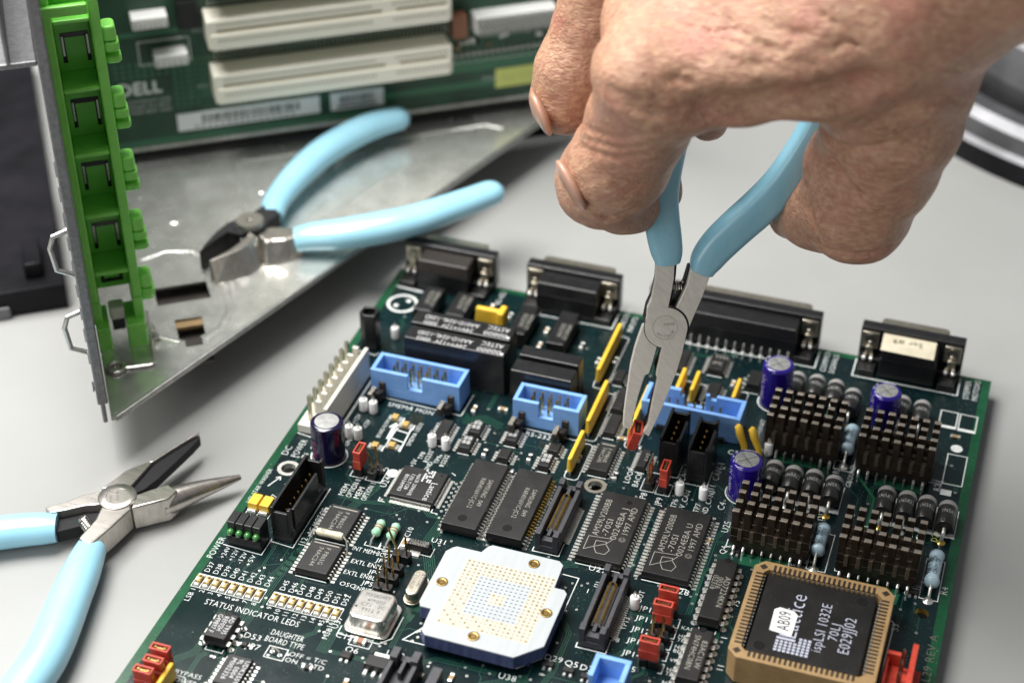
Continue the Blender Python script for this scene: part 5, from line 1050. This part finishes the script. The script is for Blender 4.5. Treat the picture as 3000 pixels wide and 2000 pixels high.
# ------------------------------------------------------------------ pliers held in the hand, gripping a jumper cap
J0 = Vector((100.58, 108.51, 17.56)); EX = Vector((.9482, .3177, -.0001)); EY = Vector((-.0891, .2663, .9598)); EN = Vector((.3049, -.91, .2808))
PX = Matrix((( EX.x, EY.x, EN.x, J0.x), (EX.y, EY.y, EN.y, J0.y), (EX.z, EY.z, EN.z, J0.z), (0, 0, 0, 1)))
def PB(mt): m = MB(mt); m.xf = PX; return m
HP = tag(empty('pliers', tuple(J0)), 'pale blue handled pliers held upright in the hand, tips pinching a red cap', 'pliers')
arc = lambda cx, cy, r, a0, a1, n=14: [(cx+r*math.cos(R(a0+(a1-a0)*k/n)), cy+r*math.sin(R(a0+(a1-a0)*k/n))) for k in range(n+1)]
A_ = [(4.24, 50.5), (4.0, 43.4), (3.3, 38.8), (2.2, 35.9), (2.1, 33.2)]+arc(7.25, 30.4, 5.6, 165, 255)+[(6.4, 24.9), (5.77, 21.07), (5.25, 18.4), (5.05, 16.7), (5.47, 16.0), (4.78, 12), (4.14, 8.3), (3.38, 2.9), (3.0, 1.7), (1.7, .06), (3.58, -.98), (5.18, 2.9), (7.14, 8), (8.98, 13.1), (10.7, 18.4), (11.9, 23.2), (12.5, 26.6)]+arc(7.3, 30.4, 5.8, -14, 84)+[(7.7, 36), (8.2, 38.8), (8.6, 41.4), (9.0, 44.4), (9.06, 50.5)]
q = PB('steel'); q.prism(A_, -1.0, 1.4); fl = put('front_half', q, HP, .18)
q = PB('steel'); q.prism([(13.6, 47.4), (12.5, 42.2), (11.5, 39.8), (10.6, 37.7), (9.6, 35.3), (7, 35), (6.4, 31), (7, 27), (13.3, 29.6), (14.7, 33.6), (16.5, 38.3), (18.0, 42.9), (19.4, 47.6)], -1.4, 1.0)
q.prism([(1.1, 31), (.1, 27.9), (-.8, 24.8), (-1.9, 19.5), (-2.4, 14.7), (-3, 9.4), (-3.4, 5), (-3.5, 1.6), (-1.8, .8), (-.7, 2.8), (-1.04, 3.4), (-.3, 6.7), (.34, 10.4), (1.5, 14.7), (2.1, 16.7), (3.15, 17.2), (4.05, 20.5), (5.07, 24.8), (6.6, 28), (6.5, 31)], -1.4, 1.0)
bk = put('back_half', q, HP, .18)
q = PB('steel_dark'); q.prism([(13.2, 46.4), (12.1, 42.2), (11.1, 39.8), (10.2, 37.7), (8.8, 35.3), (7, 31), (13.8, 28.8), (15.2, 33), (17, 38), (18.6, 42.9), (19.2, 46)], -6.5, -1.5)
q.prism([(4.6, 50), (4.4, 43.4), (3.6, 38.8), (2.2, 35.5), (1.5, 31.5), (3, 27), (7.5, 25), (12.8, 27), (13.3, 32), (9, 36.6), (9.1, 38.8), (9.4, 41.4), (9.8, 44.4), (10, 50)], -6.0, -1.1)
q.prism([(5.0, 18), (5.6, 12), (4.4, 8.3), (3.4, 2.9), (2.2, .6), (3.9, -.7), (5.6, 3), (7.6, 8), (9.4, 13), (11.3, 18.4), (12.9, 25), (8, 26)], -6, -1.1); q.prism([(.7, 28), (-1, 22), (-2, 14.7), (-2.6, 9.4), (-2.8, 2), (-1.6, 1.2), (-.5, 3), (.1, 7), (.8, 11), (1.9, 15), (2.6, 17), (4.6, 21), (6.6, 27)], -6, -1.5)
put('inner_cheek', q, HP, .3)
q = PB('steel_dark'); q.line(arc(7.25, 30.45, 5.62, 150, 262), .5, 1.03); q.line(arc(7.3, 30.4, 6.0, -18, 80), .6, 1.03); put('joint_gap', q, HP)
q = PB('etched'); q.line(arc(7.1, 30.6, 3.35, 0, 354, 36), .12, 1.45, 'bracket', True)
q.text('Weller', 9.6, 32.2, .95, 188, 1.45, wd=3.1)
for k, ch in enumerate('Xcelite'):
    a = 318-k*17; x, y = 7.1+2.55*math.cos(R(a)), 30.6+2.55*math.sin(R(a)); q.text(ch, x+.25*math.cos(R(a)), y+.25*math.sin(R(a)), .95, a+92-180+180-4+0, 1.45)
put('etched_marking', q, fl)
q = PB('spring')
N = 5*12
q.tube([(8.6+3.2*k/N, 40.9+1.25*math.cos(2*math.pi*k/12), -2.4+1.25*math.sin(2*math.pi*k/12)) for k in range(N+1)], .26, None, 6); put('spring', q, HP)
# sleeve: flat-faced grips following the handle shanks
def sleeve(path, hw, th=4.4):
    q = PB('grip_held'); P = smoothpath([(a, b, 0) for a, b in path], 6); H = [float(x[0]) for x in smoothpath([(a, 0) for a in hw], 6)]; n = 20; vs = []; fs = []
    for i, p in enumerate(P):
        d = P[min(i+1, len(P)-1)]-P[max(i-1, 0)]; d /= np.linalg.norm(d); u = np.array([-d[1], d[0], 0]); sc = 1 if 0 < i < len(P)-1 else .86
        for k in range(n):
            a = 2*math.pi*k/n; c, s_ = math.cos(a), math.sin(a); e = .62
            x = math.copysign(abs(c)**e, c)*H[i]*sc; zz = math.copysign(abs(s_)**e, s_)*th*sc-1.2; vs.append(tuple(p+u*x+np.array([0, 0, zz])))
    for i in range(len(P)-1):
        for k in range(n): fs.append((i*n+k, i*n+(k+1) % n, (i+1)*n+(k+1) % n, (i+1)*n+k))
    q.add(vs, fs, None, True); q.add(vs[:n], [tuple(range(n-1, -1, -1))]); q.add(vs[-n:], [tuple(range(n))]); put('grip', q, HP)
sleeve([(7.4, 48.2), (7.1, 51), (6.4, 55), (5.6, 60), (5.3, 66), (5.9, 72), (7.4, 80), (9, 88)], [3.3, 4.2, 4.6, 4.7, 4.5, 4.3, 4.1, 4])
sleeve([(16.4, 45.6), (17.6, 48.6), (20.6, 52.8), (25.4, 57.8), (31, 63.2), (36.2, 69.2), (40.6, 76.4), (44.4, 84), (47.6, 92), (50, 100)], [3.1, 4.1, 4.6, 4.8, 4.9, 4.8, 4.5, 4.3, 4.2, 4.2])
JC = tag(empty('jumper_cap', tuple(PX @ Vector((.2, -2, -1)))), 'red jumper cap pinched in the tips of the pliers above the board', 'jumper cap', JG)
jm = PX @ Matrix.Translation((0.15, -1.1, -.6)) @ Matrix.Rotation(R(-11), 4, 'Z') @ Matrix.Rotation(R(52), 4, 'X') @ Matrix.Rotation(R(4), 4, 'Y')
jm = PX @ Matrix.Translation((.1, -1.2, -.9)) @ Matrix.Rotation(R(-14), 4, 'Z') @ Matrix.Rotation(R(-62), 4, 'X')
q = MB('red'); q.xf = jm
def jbox(x0, y0, z0, x1, y1, z1, mt=None): q.box(x0, y0, z0, x1, y1, z1, mt)
jbox(-1.3, -2.5, -4.2, 1.3, 2.5, .2); jbox(-1.2, -2.4, .2, 1.2, 2.4, 2.2)
for p in ((-1.3, -2.5, 1.3, -2.05), (-1.3, 2.05, 1.3, 2.5), (-1.3, -2.05, -.85, 2.05), (.85, -2.05, 1.3, 2.05)): jbox(p[0], p[1], 2.2, p[2], p[3], 3.0)
put('cap_body', q, JC, .12)
q = MB('red_dark'); q.xf = jm; q.box(-.85, -2.05, 2.1, .85, 2.05, 2.4); q.box(-.15, -1.2, 2.4, .15, 1.0, 2.7, 'pin_gold'); put('socket_opening', q, JC)
# ------------------------------------------------------------------ the hand: one continuous surface grown from a distance field
def sm(px, py, d): return sight(1500+.6165*px, 30+.6165*py, d)
def surface_nets(F, org, h, axes):
    s = F < 0; nx, ny, nz = F.shape; c = [s[i:nx-1+i, j:ny-1+j, k:nz-1+k] for i in (0, 1) for j in (0, 1) for k in (0, 1)]
    act = ~np.logical_and.reduce(c) & np.logical_or.reduce(c); idx = np.argwhere(act); vid = -np.ones(act.shape, np.int64); vid[act] = np.arange(len(idx))
    vals = {(i, j, k): F[idx[:, 0]+i, idx[:, 1]+j, idx[:, 2]+k] for i in (0, 1) for j in (0, 1) for k in (0, 1)}
    acc = np.zeros((len(idx), 3)); cnt = np.zeros(len(idx))
    for ax in range(3):
        for a in (0, 1):
            for b in (0, 1):
                p = [0, 0, 0]; o = [x for x in range(3) if x != ax]; p[o[0]] = a; p[o[1]] = b; q_ = list(p); q_[ax] = 1
                v0, v1 = vals[tuple(p)], vals[tuple(q_)]; cr = (v0 < 0) != (v1 < 0); t = np.where(cr, v0/np.where(cr, v0-v1, 1), 0)
                pos = np.tile(np.array(p, float), (len(idx), 1)); pos[:, ax] = t; acc += pos*cr[:, None]; cnt += cr
    V = idx+acc/cnt[:, None]; V = (org+V*h) @ axes; quads = []
    for ax in range(3):
        o = [x for x in range(3) if x != ax]; sl0 = [slice(None)]*3; sl1 = [slice(None)]*3
        sl0[ax] = slice(0, -1); sl1[ax] = slice(1, None); A = s[tuple(sl0)]; B = s[tuple(sl1)]; e = np.argwhere(A != B)
        e = e[(e[:, o[0]] > 0) & (e[:, o[1]] > 0) & (e[:, o[0]] < F.shape[o[0]]-1) & (e[:, o[1]] < F.shape[o[1]]-1)]
        def vd(d0, d1): g = e.copy(); g[:, o[0]] -= d0; g[:, o[1]] -= d1; return vid[g[:, 0], g[:, 1], g[:, 2]]
        Q = np.stack([vd(1, 1), vd(0, 1), vd(0, 0), vd(1, 0)], 1); inside = A[e[:, 0], e[:, 1], e[:, 2]]; fl = inside if ax != 1 else ~inside
        Q[~fl] = Q[~fl][:, ::-1]; quads.append(Q)
    return V, np.concatenate(quads)
def smin(a, b, k): hh = np.clip(.5+.5*(b-a)/k, 0, 1); return b*(1-hh)+a*hh-k*hh*(1-hh)
def hand():
    def q3(px, py, d): X, Y = 1500+.6165*px, 30+.6165*py; return np.array([(X-1500)/FPX*d, (Y-1000)/FPX*d, d])
    allp = []
    def chain(pts): allp.extend(pts); return [(q3(*p[:3]), p[3]) for p in pts]
    idx = chain([(760, 250, 414, 13.2), (690, 335, 412, 13.9), (600, 540, 428, 12.5), (505, 730, 440, 12.5), (436, 812, 447, 11.8), (520, 905, 458, 8.2), (575, 930, 462, 7.4)])
    top = chain([(690, 330, 412, 13.6), (1100, 275, 406, 12.6), (1420, 215, 402, 13.6), (1760, 60, 398, 17)])
    top2 = chain([(700, 60, 424, 14.2), (1150, -40, 414, 17), (1550, -120, 405, 21), (2000, -260, 396, 26), (2400, -520, 380, 27), (3000, -1000, 350, 30)])
    thm = chain([(2160, -300, 398, 18), (2035, 20, 405, 13.2), (1935, 300, 415, 13.5), (1850, 540, 425, 13.8), (1780, 760, 437, 11.9), (1640, 955, 450, 12.8), (1455, 965, 463, 9.4), (1320, 985, 471, 5.6)])
    web = chain([(1560, 250, 406, 12), (1700, 360, 414, 12), (1660, 500, 426, 8.6), (1610, 730, 444, 11)])
    pad = chain([(1620, 740, 446, 11.0), (1560, 880, 456, 9)])
    mid = chain([(440, -140, 440, 11), (392, 60, 446, 9.9), (300, 285, 452, 10.1), (252, 425, 456, 9.3)])
    rng = chain([(960, 440, 458, 6), (935, 535, 462, 5)]); rn2 = chain([(690, 700, 474, 6), (732, 872, 479, 4.6)])
    h = .75; P = np.array([q3(*p[:3]) for p in allp]); rr = np.array([p[3] for p in allp])
    lo = (P-rr[:, None]).min(0)-3; hi = (P+rr[:, None]).max(0)+3
    lo[1] = max(lo[1], q3(0, -900, 370)[1]); hi[0] = min(hi[0], q3(3100, 0, 370)[0])
    n = np.ceil((hi-lo)/h).astype(int); X = (lo[0]+h*np.arange(n[0], dtype=np.float32))[:, None, None]; Y = (lo[1]+h*np.arange(n[1], dtype=np.float32))[None, :, None]; Z = (lo[2]+h*np.arange(n[2], dtype=np.float32))[None, None, :]
    X, Y, Z = np.broadcast_arrays(X, Y, Z)
    def cone(a, b, ra, rb):
        d = b-a; L = float(d@d); t = np.clip(((X-a[0])*d[0]+(Y-a[1])*d[1]+(Z-a[2])*d[2])/L, 0, 1)
        return np.sqrt((X-a[0]-t*d[0])**2+(Y-a[1]-t*d[1])**2+(Z-a[2]-t*d[2])**2)-(ra+(rb-ra)*t)
    def ch(c, k):
        F = None
        for (a, ra), (b, rb) in zip(c, c[1:]):
            g = cone(a, b, ra, rb); F = g if F is None else smin(F, g, k)
        return F
    F = smin(ch(top, 4), ch(top2, 6), 11); F = smin(F, ch(idx, 3), 4); F = smin(F, ch(web, 5), 7); F = smin(F, ch(thm, 4), 6); F = smin(F, ch(pad, 4), 5)
    for c in (mid, rng, rn2): F = smin(F, ch(c, 3), .9)
    # tendons, knuckle folds and creases
    F0 = [F]
    def surf(px, py):
        for d in np.arange(384, 486, .6):
            a = q3(px, py, d); i = np.round((a-lo)/h).astype(int)
            if (i < 0).any() or (i >= n).any(): continue
            if F0[0][tuple(i)] < 0: return a
        return q3(px, py, 440)
    def groove(pts, r, k=1.6):
        nonlocal F
        c = [(surf(*p_[:2]), r) for p_ in pts]; m_ = None
        for (a, ra), (b_, rb) in zip(c, c[1:]):
            bl, bh = np.minimum(a, b_)-r-k*2-1, np.maximum(a, b_)+r+k*2+1; i0 = np.maximum(((bl-lo)/h).astype(int), 0); i1 = np.minimum(((bh-lo)/h).astype(int)+2, n)
            sl = tuple(slice(u, v) for u, v in zip(i0, i1)); xs, ys, zs = X[sl], Y[sl], Z[sl]; d = b_-a; L = float(d@d)+1e-9
            t = np.clip(((xs-a[0])*d[0]+(ys-a[1])*d[1]+(zs-a[2])*d[2])/L, 0, 1); G = np.sqrt((xs-a[0]-t*d[0])**2+(ys-a[1]-t*d[1])**2+(zs-a[2]-t*d[2])**2)-r
            F[sl] = -smin(-F[sl], G, k)
    def bump(p, r, k=4):
        nonlocal F
        a = q3(*p); G = np.sqrt((X-a[0])**2+(Y-a[1])**2+(Z-a[2])**2)-r; F = smin(F, G, k)
    bump((580, 310, 403.5), 5.6, 7); bump((505, 250, 411), 4, 6); bump((1960, 420, 405), 4, 6); bump((1880, 640, 420), 4, 6)
    F0[0] = F.copy()
    groove([(930, 470), (1050, 480), (1200, 470), (1350, 450), (1500, 420), (1620, 385), (1720, 350)], 1.6, 7)
    groove([(1480, 585), (1530, 640), (1600, 662), (1700, 655), (1790, 630)], 1.0, 1.4)
    groove([(1495, 640), (1520, 720), (1580, 800), (1650, 880)], .9, 1.4)
    groove([(1402, 760), (1392, 850), (1402, 950), (1432, 1040)], 1.0, 1.4)
    groove([(1430, 1105), (1560, 1150), (1680, 1162), (1780, 1135)], .8, 1.4)
    groove([(210, 700), (252, 780), (322, 880), (392, 945)], .9, 1.0); groove([(92, 380), (120, 470), (165, 550), (215, 590)], .8, 1.0)
    groove([(350, 560), (420, 590), (520, 610), (640, 590)], .5, 1.3); groove([(330, 650), (400, 680), (500, 700), (620, 690)], .5, 1.3); groove([(350, 615), (410, 635), (510, 655), (630, 640)], .4, 1.2)
    groove([(380, 965), (460, 985), (560, 965), (620, 930)], .6, 1.2); groove([(480, 430), (560, 470), (680, 490), (800, 480)], .6, 2); groove([(470, 380), (560, 420), (700, 440)], .5, 2)
    for k in range(6): groove([(1450+k*26, 700+k*18), (1500+k*22, 770+k*16), (1570+k*20, 850+k*14)], .35, .9)
    for k in range(5): groove([(1500+k*45, 610-k*8), (1560+k*50, 560-k*10), (1640+k*50, 520-k*14)], .4, 1.0)
    for k in range(9): groove([(1640+k*26, 650+k*30), (1740+k*18, 650+k*34), (1830+k*6, 620+k*36)], .38, 1.0)
    random.seed(3)
    for k in range(46):
        x, y = random.uniform(720, 2100), random.uniform(20, 420); groove([(x, y), (x+random.uniform(40, 90), y+random.uniform(5, 40)), (x+random.uniform(110, 170), y+random.uniform(20, 80))], random.uniform(.1, .24), 1.1)
    F = F+.15*np.sin(X*.55+1.3*np.sin(Y*.31))*np.sin(Y*.47+Z*.2)+.07*np.sin(X*1.3+Y*.9+2*np.sin(Y*.5))*np.sin(Z*.9-Y*1.1)
    axes = np.array([RX, RD, RF]); V, Q = surface_nets(F, lo, h, axes); V = V+CAM
    # even out the grid stepping
    e = np.concatenate([Q[:, [0, 1]], Q[:, [1, 2]], Q[:, [2, 3]], Q[:, [3, 0]]]); N = len(V)
    for it in range(2):
        S_ = np.zeros_like(V); c = np.bincount(e.ravel(), minlength=N).astype(float)
        for a in range(3): S_[:, a] = np.bincount(e[:, 0], V[e[:, 1], a], N)+np.bincount(e[:, 1], V[e[:, 0], a], N)
        V = np.where(c[:, None] > 0, V*.45+.55*S_/np.maximum(c, 1)[:, None], V)
    return V, Q
V, Q = hand()
o0 = V.mean(0); me = bpy.data.meshes.new('body'); me.from_pydata(((V-o0)*S).tolist(), [], Q.tolist()); me.polygons.foreach_set('use_smooth', [True]*len(Q)); me.update()
sk = mat('skin', (.43, .222, .148), .36, col2=(.33, .155, .10), nscale=.10, sss=.2, coat=.03)
nt = sk.node_tree; b = nt.nodes['Principled BSDF']; tc = nt.nodes['Texture Coordinate']
def nd(t, **k):
    n = nt.nodes.new(t)
    for a, v in k.items(): setattr(n, a, v)
    return n
def mapped(sc, rot=(0, 0, 0)):
    mp = nd('ShaderNodeMapping'); mp.inputs['Scale'].default_value = tuple(v/S for v in sc); mp.inputs['Rotation'].default_value = rot; nt.links.new(tc.outputs['Object'], mp.inputs[0]); return mp
def nz(mp, sc, det=4, r=.6):
    n = nd('ShaderNodeTexNoise'); n.inputs['Scale'].default_value = sc; n.inputs['Detail'].default_value = det; n.inputs['Roughness'].default_value = r; nt.links.new(mp.outputs[0], n.inputs['Vector']); return n
base = b.inputs['Base Color'].links[0].from_socket
m1 = mapped((.45, 1, .8), (0, .3, .35)); n1 = nz(m1, .9, 5); r1 = nd('ShaderNodeValToRGB'); nt.links.new(n1.outputs['Fac'], r1.inputs[0]); r1.color_ramp.elements[0].position = .4; r1.color_ramp.elements[1].position = .85
mx = nd('ShaderNodeMix', data_type='RGBA'); nt.links.new(r1.outputs[0], mx.inputs[0]); nt.links.new(base, mx.inputs[6]); mx.inputs[7].default_value = (.62, .41, .25, 1)
n2 = nz(mapped((1, 1, 1)), .07, 2); r2 = nd('ShaderNodeValToRGB'); nt.links.new(n2.outputs['Fac'], r2.inputs[0]); r2.color_ramp.elements[0].position = .5; r2.color_ramp.elements[1].position = .72; r2.color_ramp.elements[1].color = (.55, .55, .55, 1)
mx2 = nd('ShaderNodeMix', data_type='RGBA'); nt.links.new(r2.outputs[0], mx2.inputs[0]); nt.links.new(mx.outputs[2], mx2.inputs[6]); mx2.inputs[7].default_value = (.47, .18, .135, 1); nt.links.new(mx2.outputs[2], b.inputs['Base Color'])
n3 = nz(mapped((.3, 1.1, .9), (0, .3, .35)), 1.1, 5, .6); n4 = nz(mapped((1, 1, 1)), 3.2, 3)
v5 = nd('ShaderNodeTexVoronoi'); v5.feature = 'DISTANCE_TO_EDGE'; v5.inputs['Scale'].default_value = .9; nt.links.new(mapped((.5, 1.4, 1), (0, .3, .5)).outputs[0], v5.inputs['Vector'])
ad = nd('ShaderNodeMath', operation='MULTIPLY_ADD'); nt.links.new(n4.outputs['Fac'], ad.inputs[0]); ad.inputs[1].default_value = .3; nt.links.new(n3.outputs['Fac'], ad.inputs[2])
ad2 = nd('ShaderNodeMath', operation='MULTIPLY_ADD'); nt.links.new(v5.outputs['Distance'], ad2.inputs[0]); ad2.inputs[1].default_value = .5; nt.links.new(ad.outputs[0], ad2.inputs[2])
bp = nd('ShaderNodeBump'); bp.inputs['Strength'].default_value = .8; bp.inputs['Distance'].default_value = .72*S; nt.links.new(ad2.outputs[0], bp.inputs['Height']); nt.links.new(bp.outputs[0], b.inputs['Normal'])
me.materials.append(sk); ho = bpy.data.objects.new('body', me); scn.collection.objects.link(ho); WP['body'] = o0
PERS = tag(empty('person', tuple(o0)), 'bare right hand of a person reaching in from the top right, squeezing the blue pliers', 'person'); ho.parent = PERS; ho.location = (0, 0, 0)
def nail(c, d, L, wd, th, dep):
    a = sm(*c); dirv = np.array([d[0], d[1], 0]); dirv = dirv/np.linalg.norm(dirv); ax = RX*dirv[0]+RD*dirv[1]; out = RX*(-dirv[1])+RD*dirv[0]; w_ = RF
    q = MB('nail'); q.lathe([(-math.cos(math.pi*k/12), max(.001, math.sin(math.pi*k/12))) for k in range(13)], (0, 0, 0), 'z', 24)
    q.v = [tuple(a+ax*L*p[2]+out*th*p[0]+w_*wd*p[1]) for p in q.v]; put('fingernail', q, PERS)
nail((281, 832, 438.5), (.50, .87), 7.2, 5.4, 1.75, 0); nail((137, 495, 450.5), (.40, .9), 6.0, 4.8, 1.6, 0)
